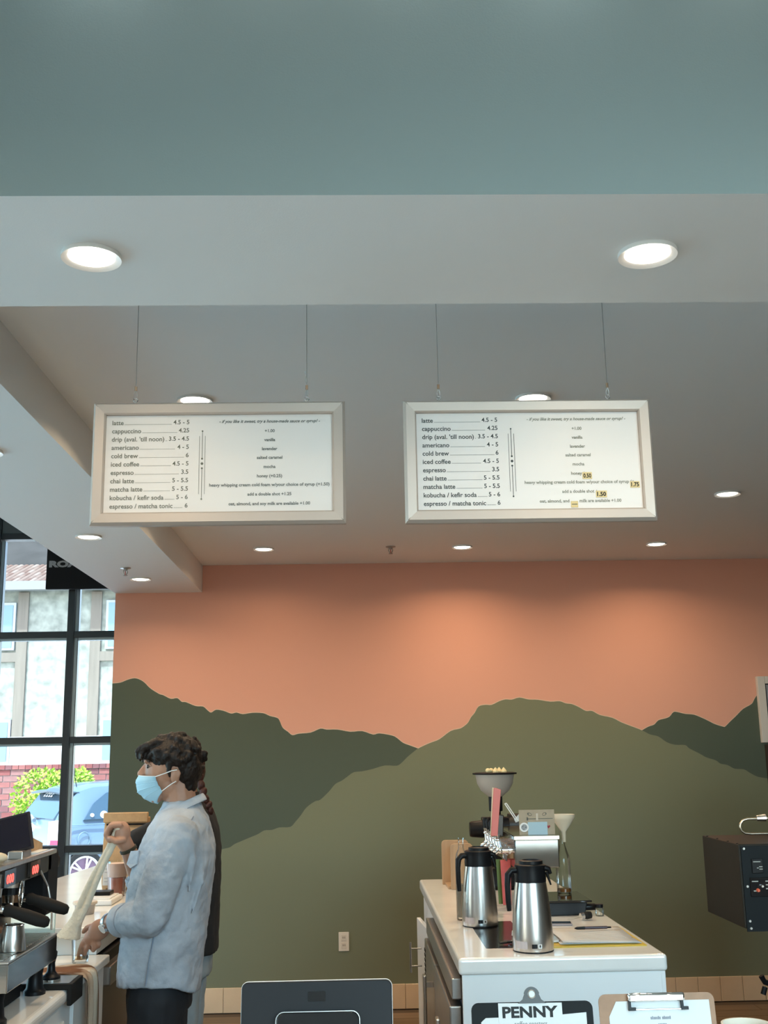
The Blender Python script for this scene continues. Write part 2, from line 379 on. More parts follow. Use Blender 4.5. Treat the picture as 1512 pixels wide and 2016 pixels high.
downlight(.699, 6.947, CEIL, 'ceiling downlight before the mural below the left part of right menu board', P)
downlight(1.957, 6.923, CEIL, 'ceiling downlight before the mural below the right end of right menu board', P*.85)
for i, x in enumerate((-1.4, .2, 1.8)):  # unseen lamps added so warm light bounces up to the bulkhead
    downlight(x, .3, HIGH, 'unseen lamp added over the customer floor, %s, to warm the bulkhead' % ('window side', 'middle', 'far side')[i], P*1.1)
for i, x in enumerate((-.53, -.18, .12, .456, .86)):
    o = thing('recessed_downlight', (x, 1.948, HIGH), 'small ceiling spotlight number %s along the blue bulkhead, above the view' % ('one', 'two', 'three', 'four', 'five')[i], 'downlight', 'spotlights washing the blue bulkhead')
    piece('trim_ring', ring_me, o, (x, 1.948, HIGH)); piece('lens', lens_me, o, (x, 1.948, HIGH)); lamp_light(o, x, 1.948, HIGH, (.30, .10, .16, .30, .16)[i], 150).color = (.8, .95, 1)
def sprinkler(x, y, z, label):
    o = thing('fire_sprinkler', (x, y, z), label, 'sprinkler', 'pendent fire sprinklers')
    MB().lathe([(.032, 0), (.032, -.004), (.014, -.008), (.012, -.012)], (x, y, z), 20).build('escutcheon', STEELD, o, smooth=40)
    mb = MB()
    for s in (-1, 1): mb.tube([(x+s*.010, y, z-.012), (x+s*.013, y, z-.025), (x+s*.006, y, z-.042), (x, y, z-.046)], .0028, 6)
    mb.cyl((x, y, z-.008), (x, y, z-.02), .007)
    mb.build('yoke', STEELD, o)
    MB().cyl((x, y, z-.018), (x, y, z-.042), .0022, n=8).build('glass_bulb', mat('red_bulb', (.5, .05, .03), .2), o)
    MB().cyl((x, y, z-.046), (x, y, z-.049), .014, .012, 16).build('deflector', STEELD, o)
sprinkler(-1.366, 6.496, SOF, 'small sprinkler head hanging from the side soffit')
sprinkler(.235, 6.917, CEIL, 'small sprinkler head hanging from the ceiling before the mural')

# ------------------------------------------------------------------ menu boards
ALU = mat('silver_snap_frame', (.50, .425, .37), .42, .25); SHEET = mat('white_menu_sheet', (.74, .70, .67), .4)
COL1 = [('latte', '4.5 - 5'), ('cappuccino', '4.25'), ("drip (aval. 'till noon)", '3.5 - 4.5'), ('americano', '4 - 5'), ('cold brew', '6'), ('iced coffee', '4.5 - 5'),
        ('espresso', '3.5'), ('chai latte', '5 - 5.5'), ('matcha latte', '5 - 5.5'), ('kobucha / kefir soda', '5 - 6'), ('espresso / matcha tonic', '6')]
BOLD = .0003
def menu_board(x0, x1, z0, z1, y, label, col2, patches, ink, hooks):
    T = thing('menu_board', ((x0+x1)/2, y, z0), label, 'menu board', 'hanging menu boards')
    W, H = x1-x0, z1-z0; fw = .034; d = .026
    U = lambda u: x0+u*W
    V = lambda v: z1-v*H
    box('backing', (x0+.004, y+.014, z0+.004), (x1-.004, y+d, z1-.004), mat('grey_backing', (.35, .36, .38), .5), T)
    box('sheet', (x0+fw-.004, y+.011, z0+fw-.004), (x1-fw+.004, y+.014, z1-fw+.004), SHEET, T)
    # mitred rails with a raised, sloping profile
    prof = [(0, d*.9), (0, .007), (.007, -.005), (.030, -.003), (fw, .001), (fw, .013), (.020, d*.9)]
    def rail(a, b, na, nb):
        mb = MB(); rings = []
        for p, nn in ((a, na), (b, nb)):
            rings.append([(p[0]+nn[0]*t, y+dy, p[1]+nn[1]*t) for t, dy in prof])
        mb.loft(rings, close=True); return mb.build('frame_rail', ALU, T)
    c = [(x0, z1), (x1, z1), (x1, z0), (x0, z0)]; n = [(1, -1), (-1, -1), (-1, 1), (1, 1)]
    for i in range(4):
        q = rail(c[i], c[(i+1) % 4], n[i], n[(i+1) % 4]); a = Vector((c[i][0]+n[i][0]*.007, y-.0053, c[i][1]+n[i][1]*.007)); b = Vector((c[i][0]+n[i][0]*fw, y+.0006, c[i][1]+n[i][1]*fw))
        mb = MB(); mb.tube([a, b], .0006, 4); mb.build('mitre_seam', INK, q)
    ex, ey, ty = (1, 0, 0), (0, 0, 1), y+.0104
    mb = MB(); dots = MB()
    for i, (a, b) in enumerate(COL1):
        v = .178 + .0681*i; z = V(v)
        put_text(mb, a, .0172, (U(.074), ty, z), ex, ey, 'l', fat=BOLD)
        put_text(mb, b, .0165, (U(.379), ty, z+.001), ex, ey, 'r', fat=BOLD)
        xa = U(.074) + text_w(a, .0172) + .004; xb = U(.379) - text_w(b, .0165) - .006
        x = xa
        while x < xb: dots.add([(x, ty, z), (x+.0014, ty, z), (x+.0014, ty, z+.0016), (x, ty, z+.0016)], [(0, 1, 2, 3)]); x += .0029
    mb.build('price_lettering', ink[0], T); dots.build('dotted_leaders', ink[0], T)['kind'] = 'stuff'
    mb = MB()
    for v, txt, sh, sz, fit in col2: put_text(mb, txt, sz, (U(.699), ty, V(v)), ex, ey, 'c', fit*W if fit else None, sh, fat=BOLD)
    mb.build('syrup_lettering', ink[1], T)
    mb = MB(); xd = U(.432)
    for dx, va, vb, w_ in ((0, .235, .455, .0007), (0, .545, .79, .0007), (-.0075, .275, .75, .0005), (.0075, .275, .75, .0005)):
        mb.box((xd+dx-w_, ty-.0002, V(vb)), (xd+dx+w_, ty+.0002, V(va)))
    for v, r in ((.235, .0022), (.462, .0026), (.502, .0036), (.54, .0026), (.79, .0022)): mb.cyl((xd, ty-.0003, V(v)), (xd, ty+.0003, V(v)), r, n=14)
    mb.build('divider_ornament', ink[0], T)
    for u0, u1, v0, v1, txt in patches:
        p = box('price_patch', (U(u0), ty-.0012, V(v1)), (U(u1), ty-.0002, V(v0)), mat('yellow_tape', (.68, .53, .26), .6), T)
        if txt:
            mb = MB(); put_text(mb, txt, .0155, (U((u0+u1)/2), ty-.0016, V(v1)+.0035), ex, ey, 'c', (u1-u0)*W*.82, fat=.0005); mb.build('handwriting', BLACK, p)
        else:
            mb = MB(); mb.box((U(u0+.003), ty-.0018, V((v0+v1)/2)-.001), (U(u1-.003), ty-.0013, V((v0+v1)/2)+.001)); mb.build('pen_stroke', INK, p)
    for u, tail in hooks:
        x = U(u); yy = y+d*.5
        cb = MB().tube([(x, yy, CEIL), (x, yy, z1+.046)], .0011, 6).build('hanging_cable', STEELD, T)
        mb = MB(); mb.cyl((x, yy, z1+.036), (x, yy, z1+.048), .0036, n=10); mb.build('crimp_sleeve', mat('copper_sleeve', (.5, .33, .22), .35, 1.), cb)
        mb = MB()
        for s in (-1, 1): mb.tube([(x, yy, z1+.038), (x+s*.004, yy, z1+.024), (x+s*.003, yy, z1+.016), (x, yy, z1+.013)], .0009, 5)
        if tail: mb.tube([(x, yy, z1+.048), (x-.004, yy, z1+.062), (x-.001, yy, z1+.078), (x-.006, yy, z1+.088)], .0009, 5)
        mb.build('cable_loop', STEELD, cb)
        mb = MB(); mb.tube([(x+.0055*cos(t), yy, z1+.010+.0055*sin(t)) for t in [2*pi*i/14 for i in range(15)]], .0017, 6); mb.cyl((x, yy, z1-.004), (x, yy, z1+.005), .0022, n=8)
        mb.build('screw_eye', CHROME, T)
_tw = {}
def text_w(t, s):
    if (t, s) not in _tw:
        vs, _ = text2d(t, s); _tw[(t, s)] = max(v[0] for v in vs)-min(v[0] for v in vs)
    return _tw[(t, s)]
def col2(h, w, d, a, fits): return [(.168, '- if you like it sweet, try a house-made sauce or syrup! -', .35, .0118, .402), (.248, '+1.00', 0, .0118, None), (.322, 'vanilla', 0, .0118, None), (.396, 'lavender', 0, .0118, None),
    (.468, 'salted caramel', 0, .0118, None), (.543, 'mocha', 0, .0118, None), (.619, h, 0, .0118, None), (.690, w, 0, .0118, fits), (.766, d, 0, .0118, None), (.843, a, 0, .0118, None)]
menu_board(-.688, -.020, 2.204, 2.538, 2.80, 'hanging menu board on the left, printed +1.25 for a double shot', col2('honey (+0.25)', 'heavy whipping cream cold foam w/your choice of syrup (+1.50)', 'add a double shot +1.25', 'oat, almond, and soy milk are available +1.00', .474),
           [], (mat('faded_ink', (.17, .17, .14), .8), mat('grey_ink', (.14, .15, .14), .8)), ((.162, 0), (.847, 1)))
menu_board(.136, .801, 2.202, 2.537, 2.80, 'hanging menu board on the right with yellow handwritten price patches', col2('honey (+          ', 'heavy whipping cream cold foam w/your choice of syrup (+       ', 'add a double shot +          ', 'oat, almond, and        milk are available +1.00', .44),
           [(.712, .750, .600, .655, '0.50'), (.902, .940, .678, .730, '1.75'), (.762, .806, .752, .806, '1.50'), (.660, .688, .835, .885, None)],
           (mat('dark_ink', (.07, .08, .08), .8), mat('pale_ink', (.24, .24, .20), .8)), ((.145, 0), (.835, 0)))

# ================================================================== OUTSIDE
struct(box('ground', (-60, 7.8, -.45), (50, 60, -.22), mat('pale_bounce_ground', (.50, .50, .49), .9, noise=.15, nscale=4)))  # lot toned as pale concrete to throw sunlight up onto the soffits
# hanging black shop sign in the window
o = thing('hanging_shop_sign', (-1.9, 7.60, 2.755), 'black shop sign with grey letters hanging before the window beside the soffit', 'sign')
box('sign_panel', (-2.143, 7.585, 2.755), (-1.662, 7.615, 3.17), BLACKM, o, .003)
mb = MB(); put_text(mb, 'ROASTERS', .058, (-2.125, 7.5845, 2.912), (1, 0, 0), (0, 0, 1), 'l', .448, fat=.0035); mb.build('sign_lettering', mat('grey_lettering', (.30, .31, .31), .6), o)
for x in (-2.08, -1.72): MB().cyl((x, 7.6, 3.17), (x, 7.6, HIGH), .006, n=8).build('hanger_rod', BLACKM, o)

# brick garden wall
BR = [mat('red_brick_%d' % i, c, .9, noise=.15, nscale=12) for i, c in enumerate(((.16, .045, .04), (.20, .07, .06), (.13, .05, .05), (.19, .09, .08)))]
bw = thing('brick_wall', (-5.5, 19.1, -.22), 'low red brick garden wall behind the parked car', 'wall')
box('mortar_core', (-9.5, 19.02, -.22), (-2.5, 19.25, 1.42), mat('mortar', (.30, .26, .25), .95), bw)
proto = [MB().box((-.116, 0, -.043), (.116, .20, .043)).build('brick', BR[i], bw, .003, 1, local=True) for i in range(4)]
cap = [MB().box((-.052, 0, -.035), (.052, .26, .035)).build('cap_brick', BR[i], bw, .003, 1, local=True) for i in range(3)]
for p in proto+cap: p.location = (0, 0, 0)
used = set(); n = 0
for r in range(9):
    for c in range(13):
        x = -6.9 + c*.245 + (r % 2)*.1225; z = 1.37 - r*.098; i = (r*7+c*3+(r*c) % 5) % 4
        loc = (x, 19.0 + .004*((r*c) % 3), z)
        if i not in used: used.add(i); proto[i].location = Vector(loc)-POS['brick_wall']
        else: piece('brick', proto[i].data, bw, loc)
used = set()
for c in range(30):
    loc = (-6.95+c*.112, 18.98, 1.458); i = (c*5 + c//3) % 3
    if i not in used: used.add(i); cap[i].location = Vector(loc)-POS['brick_wall']
    else: piece('cap_brick', cap[i].data, bw, loc)

# leafy bush
rng = random.Random(3)
bush = thing('leafy_bush', (-4.75, 17.9, -.22), 'bright green leafy bush between the car and the brick wall', 'bush')
mb = MB()
for i in range(3600):
    while True:
        p = Vector((rng.uniform(-1, 1), rng.uniform(-1, 1), rng.uniform(-1, 1)))
        if p.length < 1: break
    p = p.normalized()*(p.length**.35)
    lump = rng.choice([(-4.98, 17.9, .98, .42, .46), (-4.62, 17.9, .98, .42, .42), (-4.38, 18.0, 1.0, .26, .42), (-4.8, 17.9, .6, .55, .55)])
    q = Vector((lump[0]+p.x*lump[3], lump[1]+p.y*.4, lump[2]+p.z*lump[4]))
    d = Vector((rng.uniform(-1, 1), rng.uniform(-1, 1), rng.uniform(-.2, 1))).normalized(); s_ = d.orthogonal().normalized(); L = rng.uniform(.05, .085); w_ = L*.3
    mb.add([q, q+d*L*.5+s_*w_, q+d*L, q+d*L*.5-s_*w_], [(0, 1, 2, 3)])
mb.build('foliage', [mat('lime_leaf', (.22, .36, .02), .6, noise=.35, nscale=5)], bush, fix=False)
mb = MB()
for dx in (-.2, 0, .18): mb.tube([(-4.75+dx*.3, 17.9, -.22), (-4.75+dx, 17.9, .5), (-4.75+dx*1.6, 17.9, .95)], [.03, .02, .008], 6)
mb.build('stems', mat('bark', (.12, .08, .05), .9), bush)

# far stucco building with timber bands and a tiled roof
STU = mat('cream_stucco', (.20, .21, .175), .95, noise=.35, nscale=3.2, bump=.9, bscale=3.5)
TIM = mat('weathered_timber', (.135, .115, .09), .9, noise=.1, nscale=3, stretch=(4, 4, .3))
bd = thing('stucco_building', (-10, 38, -.22), 'far cream stucco building with timber bands and a scalloped tile roof', 'building')
box('stucco_wall', (-18, 38.05, -.22), (-4, 44, 7.4), STU, bd)
box('ground_floor_band', (-18, 37.98, -.22), (-4, 38.05, 2.30), mat('white_render', (.45, .45, .43), .9), bd)
for x in (-11.44, -8.93, -13.9, -6.4): box('timber_post', (x-.19, 37.96, 2.3), (x+.17, 38.05, 7.2), TIM, bd)
for z in (4.97,):
    for a, b in ((-18, -14.1), (-13.7, -11.63), (-8.76, -6.6)): box('timber_band', (a, 37.965, z-.16), (b, 38.05, z+.16), TIM, bd)
def far_window(x0, x1, z0, z1):
    f = box('window', (x0-.09, 37.93, z0-.09), (x1+.09, 38.05, z1+.09), mat('white_window_frame', (.30, .32, .34), .6), bd)
    xm = (x0+x1)/2
    for a, b in ((x0, xm-.03), (xm+.03, x1)): box('pane', (a, 37.90, z0), (b, 37.93, z1), mat('blue_blind_glass', (.11, .19, .23), .3), f)
far_window(-13.2, -11.78, 5.3, 6.75); far_window(-8.5, -7.1, 5.3, 6.8); far_window(-13.1, -11.75, 1.5, 2.78); far_window(-8.55, -7.1, 1.5, 2.8)
box('fascia', (-18, 37.4, 7.22), (-4, 37.7, 7.52), mat('grey_fascia', (.16, .155, .145), .8), bd)
box('upper_wall', (-18, 40.9, 7.4), (-4, 44, 12), mat('grey_upper_stucco', (.05,.049,.047), .95, noise=.25, nscale=1.1, stretch=(1, 1, 3)), bd)
RT = [mat('clay_roof_tile_%d' % i, c, .8) for i, c in enumerate(((.13, .085, .065), (.17, .125, .10), (.10, .055, .04)))]
rf = box('roof_deck', (-18, 37.5, 7.40), (-4, 41.0, 7.46), mat('roof_deck', (.05, .035, .03), .9), bd)
def tile_mesh(mt):
    mb = MB(); R_ = []
    for t in (0, 1):
        ring = []
        for j in range(7): a = pi*j/6; ring.append((-.095*cos(a), t*.62, .055*sin(a) + t*.21))
        for j in range(6, -1, -1): a = pi*j/6; ring.append((-.075*cos(a), t*.62, .04*sin(a)+t*.21))
        R_.append(ring)
    mb.loft(R_); return mb.build('roof_tile', mt, rf, smooth=60, local=True)
tp = [tile_mesh(m_) for m_ in RT]
n = 0
for r in range(6):
    for c in range(32):
        loc = Vector((-15.0+c*.195, 37.42+r*.56, 7.47+r*.19)); i = (r*3+c*2+(r*c) % 3) % 3
        if n < 3: tp[n].location = loc-POS['stucco_building']; n += 1
        else: piece('roof_tile', tp[i].data, rf, loc).location = loc - POS['stucco_building']

# parked hatchback
CAR = mat('pale_blue_car_paint', (.085, .13, .175), .25, coat=.6); CARG = mat('blue_car_glass', (.03, .06, .085), .08, coat=.5)
ca = thing('parked_car', (-3.3, 16.2, -.22), 'pale blue hatchback parked outside, seen from its rear corner', 'car')
fw_, lf_ = Vector((.80, .60, 0)), Vector((-.60, .80, 0)); O_ = Vector((-4.53, 15.95, -.22))
def cw(u, l, z): return O_ + fw_*u + lf_*l + Vector((0, 0, z))
def sec(u):
    def ip(tab):
        for (a, va), (b, vb) in zip(tab, tab[1:]):
            if u <= b: t = (u-a)/(b-a); return va+(vb-va)*t
        return tab[-1][1]
    zr = ip([(-.02, .62), (0, .80), (.06, .95), (.16, 1.12), (.40, 1.40), (.62, 1.46), (1.3, 1.49), (1.9, 1.44), (2.5, 1.12), (2.7, .98), (3.3, .84), (3.5, .62)])
    w_ = ip([(-.02, .62), (.06, .74), (.3, .80), (.8, .815), (2.6, .81), (3.2, .74), (3.5, .58)])
    zb = ip([(-.02, .34), (.3, .24), (3.2, .22), (3.5, .32)])
    zbelt = min(ip([(0, .90), (.5, .96), (2.3, .92), (3.5, .8)]), zr-.02)
    rw = ip([(-.02, .56), (.16, .60), (.5, .58), (1.3, .57), (2.0, .57), (2.6, .62), (3.5, .5)])
    h = [(0, zb), (w_*.8, zb), (w_*.98, zb+.12), (w_, (zb+zbelt)/2), (w_*.98, zbelt-.05), (w_*.94, zbelt), (rw+(w_*.94-rw)*.45, zbelt+(zr-zbelt)*.55), (rw, zr-.04*(zr-zbelt)/.5-.005), (rw*.8, zr-.004), (0, zr)]
    return h
us = [-.02, 0, .03, .06, .11, .16, .28, .40, .5, .62, .8, 1.0, 1.3, 1.6, 1.9, 2.2, 2.5, 2.7, 3.0, 3.3, 3.5]
rings = []
for u in us:
    h = sec(u); rings.append([cw(u, -a, z) for a, z in h] + [cw(u, a, z) for a, z in h[-2:0:-1]])
mb = MB(); mb.loft(rings); mb.build('body', CAR, ca, smooth=35)
def patch(name, pts, mt, off=.012):
    mb = MB(); nrm = (pts[1]-pts[0]).cross(pts[-1]-pts[0]).normalized(); c = sum(pts, Vector())/len(pts)
    if nrm.dot(Vector((0, 0, 1.0))-c) < 0: nrm = -nrm
    a = [p+nrm*off for p in pts]; mb.add(a + [p-nrm*.02 for p in pts], [tuple(range(len(pts)))] + [(i, (i+1) % len(pts), len(pts)+(i+1) % len(pts), len(pts)+i) for i in range(len(pts))])
    return mb.build(name, mt, ca)
rw_ = patch('rear_window', [cw(.085, -.58, 1.0), cw(.085, .58, 1.0), cw(.36, .52, 1.365), cw(.36, -.52, 1.365)], CARG, .02)
patch('quarter_window', [cw(.42, -.765, .985), cw(1.0, -.775, .985), cw(.98, -.64, 1.34), cw(.78, -.65, 1.33), cw(.58, -.70, 1.20)], CARG, .035)
patch('door_window', [cw(1.05, -.775, .985), cw(2.1, -.775, .97), cw(1.75, -.66, 1.32), cw(1.04, -.64, 1.34)], CARG, .035)
mb = MB(); mb.loft([[cw(.30, l, 1.40-.05*abs(l)), cw(.18, l*.97, 1.375-.05*abs(l)), cw(.20, l*.97, 1.35-.05*abs(l)), cw(.42, l, 1.385-.05*abs(l))] for l in (-.60, -.3, 0, .3, .60)]); mb.build('spoiler', mat('dark_blue_spoiler', (.06, .09, .11), .3), ca)
mb = MB(); mb.tube([cw(.02, -.02, .98), cw(.04, .12, 1.03), cw(.06, .38, 1.06)], [.03, .022, .01], 6); mb.build('rear_wiper', mat('wiper_grey', (.15, .2, .25), .5), ca)
def disc(name, c, r, mt, nrm, n=20, thick=.01):
    mb = MB(); mb.cyl(c-nrm*thick, c+nrm*thick, r, n=n); return mb.build(name, mt, ca)
nr = -fw_; ns = -lf_
OFFW = mat('off_white_plastic', (.8, .8, .78), .5)
disc('tailgate_badge', cw(.0, .02, .88), .055, OFFW, (nr+Vector((0, 0, .6))).normalized(), thick=.06)
mb = MB(); mb.tube([cw(-.03, -.30, .70), cw(-.04, 0, .715), cw(-.03, .30, .70)], .035, 8); mb.build('plate_light_bar', mat('chrome_bar', (.8, .82, .82), .2, .6), ca)
mb = MB(); mb.box((-.002, -.15, -.075), (.002, .15, .075)); q = mb.build('number_plate', OFFW, ca, local=True); q.rotation_euler = (0, 0, math.atan2(fw_.y, fw_.x)); q.location = cw(-.045, 0, .58)-POS['parked_car']
q = POS['parked_car']
for s in (-1, 1):
    a = [cw(.02, s*.60, .98), cw(.10, s*.74, 1.0), cw(.14, s*.785, .80), cw(.06, s*.77, .60), cw(.0, s*.62, .60)]
    patch('tail_light', a, mat('pale_tail_lamp', (.72, .62, .64), .2), .03)
    b = [cw(.03, s*.66, .74), cw(.12, s*.785, .74), cw(.10, s*.78, .64), cw(.02, s*.66, .64)]
    patch('lamp_reflector', b, mat('red_lamp', (.6, .02, .06), .2), .04)
mb = MB(); mb.tube([cw(.45, -.42, 1.42), cw(.42, -.42, 1.55), cw(.40, -.42, 1.70)], .006, 5); mb.build('aerial', BLACK, ca)
mb = MB(); e1 = -lf_; e2 = (Vector((0, 0, .8))+fw_*.6).normalized(); b0 = cw(.30, .28, 1.285)-fw_*.05
for i in range(4):
    for v in (0, .045, .09): mb.add([b0+e1*(i*.085+.03*v/.09)+e2*v, b0+e1*(i*.085+.06+.03*v/.09)+e2*v, b0+e1*(i*.085+.07+.03*v/.09)+e2*(v+.022), b0+e1*(i*.085+.01+.03*v/.09)+e2*(v+.022)], [(0, 1, 2, 3)])
    mb.add([b0+e1*(i*.085), b0+e1*(i*.085+.02), b0+e1*(i*.085+.055)+e2*.11, b0+e1*(i*.085+.035)+e2*.11], [(0, 1, 2, 3)])
mb.build('window_sticker', OFFW, ca)
for (u, z, r) in ((.53, 1.05, .025), (.70, 1.05, .05), (.80, 1.06, .045)): disc('window_sticker', cw(u, -.80, z), r, OFFW, ns, 10)
mb = MB(); c0 = cw(.42, -.812, .74); mb.tube([c0+fw_*(.085*cos(t))+Vector((0, 0, .095*sin(t))) for t in [2*pi*i/20 for i in range(21)]], .006, 5); mb.build('fuel_flap_seam', mat('seam_blue', (.10, .16, .2), .5), ca)
for s in (-1,):
    mb = MB(); mb.tube([cw(.16, -.80, .93), cw(1.0, -.83, .93), cw(2.2, -.825, .90)], .007, 5); mb.build('waist_crease', MATS['seam_blue'], ca)
def wheel(u, l):
    c = cw(u, l, .30); sgn = -1 if l < 0 else 1; ax = lf_*sgn
    R = ax.to_track_quat('Z', 'Y').to_matrix()
    w0 = MB().lathe([(.20, -.09), (.285, -.09), (.30, -.05), (.30, .05), (.285, .085), (.225, .09), (.20, .06)], c, 32, R, close=True).build('tyre', RUBBER, ca, smooth=40)
    mb = MB(); mb.lathe([(.195, .07), (.222, .085), (.222, .095), (.205, .10), (.195, .08)], c, 32, R, close=False)
    for i in range(5):
        for da in (-.16, .16):
            a = 2*pi*i/5
            p0 = c + R @ Vector((.04*cos(a), .04*sin(a), .10)); p1 = c + R @ Vector((.205*cos(a+da), .205*sin(a+da), .092)); mb.tube([p0, p1], .013, 6)
    mb.cyl(c+ax*.07, c+ax*.11, .05, n=14); mb.build('rim', mat('silver_alloy', (.75, .78, .80), .3, .5), w0, smooth=40)
    mb = MB(); mb.cyl(c+ax*.02, c+ax*.065, .2, n=24); mb.build('brake_backing', mat('brake_maroon', (.16, .09, .13), .6), w0)
for u in (.44, 2.74):
    for l in (-.74, .74): wheel(u, l)
mb = MB(); a0 = cw(.44, -.80, .30); mb.tube([a0+fw_*(.345*cos(t))+Vector((0, 0, .345*sin(t))) for t in [pi*i/16 for i in range(17)]], .022, 6); mb.build('wheel_arch', mat('dark_arch_trim', (.05, .07, .08), .6), ca)  # dark tube round the wheel opening

# ================================================================== BACK COUNTER (left)
bc = thing('back_counter', (-1.2, 5.5, 0), 'long white back counter by the storefront window', 'counter')
poly = [(-.93, 4.245), (-.93, 6.80), (-1.47, 6.80), (-1.70, 4.245)]
MB().prism(poly, .975, 1.01, 'z').build('worktop', QUARTZ, bc, .004, 3)
MB().prism([(-.955, 4.262), (-.955, 5.0), (-1.66, 5.0), (-1.66, 4.262)], .914, .975, 'z').build('end_panel', WHITE2, bc)
box('cabinet_body', (-1.45, 4.95, .10), (-.975, 6.78, .975), WHITE2, bc)
# lower bar station the barista leans over
st = thing('bar_station', (-1.3, 4.0, 0), 'low white bar station in front of the back counter', 'counter')
box('worktop', (-1.75, 3.80, .885), (-.905, 4.262, .914), QUARTZ, st, .006, seg=3)
box('cabinet_body', (-1.72, 3.83, .08), (-.925, 4.255, .885), WHITE2, st)
# undercounter fridge beside it
fg = thing('undercounter_fridge', (-1.2, 4.6, 0), 'black and steel undercounter fridge below the back counter', 'fridge')
box('body', (-1.6, 4.27, .06), (-.985, 4.94, .905), BLACKM, fg)
d_ = box('door', (-.983, 4.29, .12), (-.945, 4.92, .80), mat('dark_steel_door', (.16, .15, .14), .45, .8), fg, .004)
box('control_panel', (-.983, 4.28, .815), (-.935, 4.93, .905), BLACK, fg, .004)
hd = box('handle', (-.945, 4.285, .80), (-.905, 4.92, .868), STEELD, d_, .006)

# espresso counter (near, left)
ec = thing('espresso_counter', (-1.5, 3.2, 0), 'white rounded counter carrying the espresso machine', 'counter')
box('worktop', (-2.2, 2.45, .872), (-.905, 3.795, .914), QUARTZ, ec, .016, seg=4)
box('cabinet_body', (-2.15, 2.50, .08), (-.925, 3.785, .872), WHITE2, ec, .004)
for y0, y1 in ((2.52, 3.10), (3.12, 3.68)): box('drawer_front', (-.925, y0, .12), (-.913, y1, .82), WHITE2, ec, .006)

# espresso machine, groups facing the aisle (+X)
em = thing('espresso_machine', (-1.28, 3.4, .914), 'mirror steel espresso machine with two black portafilters', 'espresso machine')
MIR = mat('mirror_steel', (.40, .38, .35), .10, 1.); TOPB = mat('machine_top_black', (.008, .008, .008), .3, spec=.3)
box('drip_tray_body', (-1.45, 3.17, 1.0), (-.945, 3.665, 1.074), MIR, em, .003)
box('tray_rim', (-1.44, 3.17, 1.074), (-.945, 3.665, 1.080), STEEL, em, .002)
gr = MB()
for i in range(24): gr.box((-1.40, 3.19+i*.0198, 1.080), (-.965, 3.198+i*.0198, 1.083))
gr.build('drip_grate', STEEL, em)
box('face_panel', (-1.12, 3.14, 1.08), (-1.095, 3.68, 1.26), MIR, em, .004)
box('machine_back', (-1.70, 3.12, 1.0), (-1.12, 3.70, 1.30), MIR, em, .006)
box('top_housing', (-1.70, 3.02, 1.255), (-1.0, 3.77, 1.318), TOPB, em, .008)
box('cup_rail', (-1.005, 3.02, 1.312), (-.985, 3.77, 1.326), STEEL, em, .003)
box('cup_shelf', (-1.69, 3.03, 1.318), (-1.005, 3.76, 1.322), STEELD, em)
box('end_cap', (-1.70, 3.72, 1.12), (-1.0, 3.86, 1.318), BLACKM, em, .012)
MB().cyl((-1.04, 3.77, 1.275), (-1.04, 3.90, 1.275), .034, n=18).build('end_knob', BLACK, em, smooth=40)
for (y, x) in ((3.25, -1.035), (3.50, -1.045)):
    gb = MB(); gb.cyl((x, y, 1.30), (x, y, 1.235), .040, .036, 22); gb.cyl((x-.02, y, 1.30), (x-.06, y, 1.25), .05, .05, 16)
    g_ = gb.build('group_head', STEEL, em, smooth=40)
    MB().cyl((x, y, 1.238), (x, y, 1.218), .038, .038, 22).build('gasket_ring', BLACK, g_)
    pf = MB().cyl((x, y, 1.218), (x, y, 1.195), .036, .030, 22).build('portafilter', CHROME, em, smooth=40)
    mb = MB(); mb.tube([(x+.02, y, 1.207), (x+.055, y+.003, 1.204)], .011, 12); mb.build('neck', CHROME, pf)
    h = MB(); h.tube([(x+.046, y+.001, 1.206), (x+.056, y+.002, 1.203), (x+.068, y+.004, 1.199), (x+.105, y+.010, 1.186), (x+.138, y+.015, 1.174), (x+.160, y+.018, 1.167), (x+.168, y+.019, 1.165)], [.012, .018, .0155, .0185, .018, .0155, .009], 16)
    h.build('handle', RUBBER, pf, smooth=60)
    mb = MB(); mb.tube([(x+.0, y, 1.195), (x+.0, y, 1.175), (x+.008, y, 1.162)], .007, 8); mb.build('spout', CHROME, pf)
    dsp = MB(); dsp.box((-.999, y-.005, 1.262), (-.990, y+.10, 1.308)); dp = dsp.build('display', BLACKG, em)
    mb = MB(); put_text(mb, '000', .032, (-.9895, y+.012, 1.272), (0, 1, 0), (0, 0, 1), 'l', .068, fat=.0014); mb.build('digits', mat('red_led', (.6, .02, .02), .4, emit=(1, .08, .06), estr=3.), dp)
for y in (3.20, 3.44):
    mb = MB(); mb.tube([(-1.0, y+.016*cos(t), 1.225+.035*sin(t)) for t in [2*pi*i/20 for i in range(21)]], .0035, 6); mb.build('brew_lever', CHROME, em, smooth=60)
mb = MB(); mb.tube([(-1.0, 3.64, 1.27), (-.98, 3.66, 1.22), (-.965, 3.665, 1.15), (-.955, 3.63, 1.095)], .0035, 8); mb.build('steam_wand', STEEL, em)
for x, y in ((-.99, 3.60), (-1.4, 3.60), (-.99, 3.22), (-1.4, 3.22)):
    MB().lathe([(.033, .914), (.033, .924), (.026, .932), (.022, .97), (.026, 1.0)], (x, y, 0), 20).build('foot', BLACK, em, smooth=40)
box('pump_housing', (-1.3, 3.36, .916), (-1.02, 3.56, 1.0), BLACKM, em, .004)
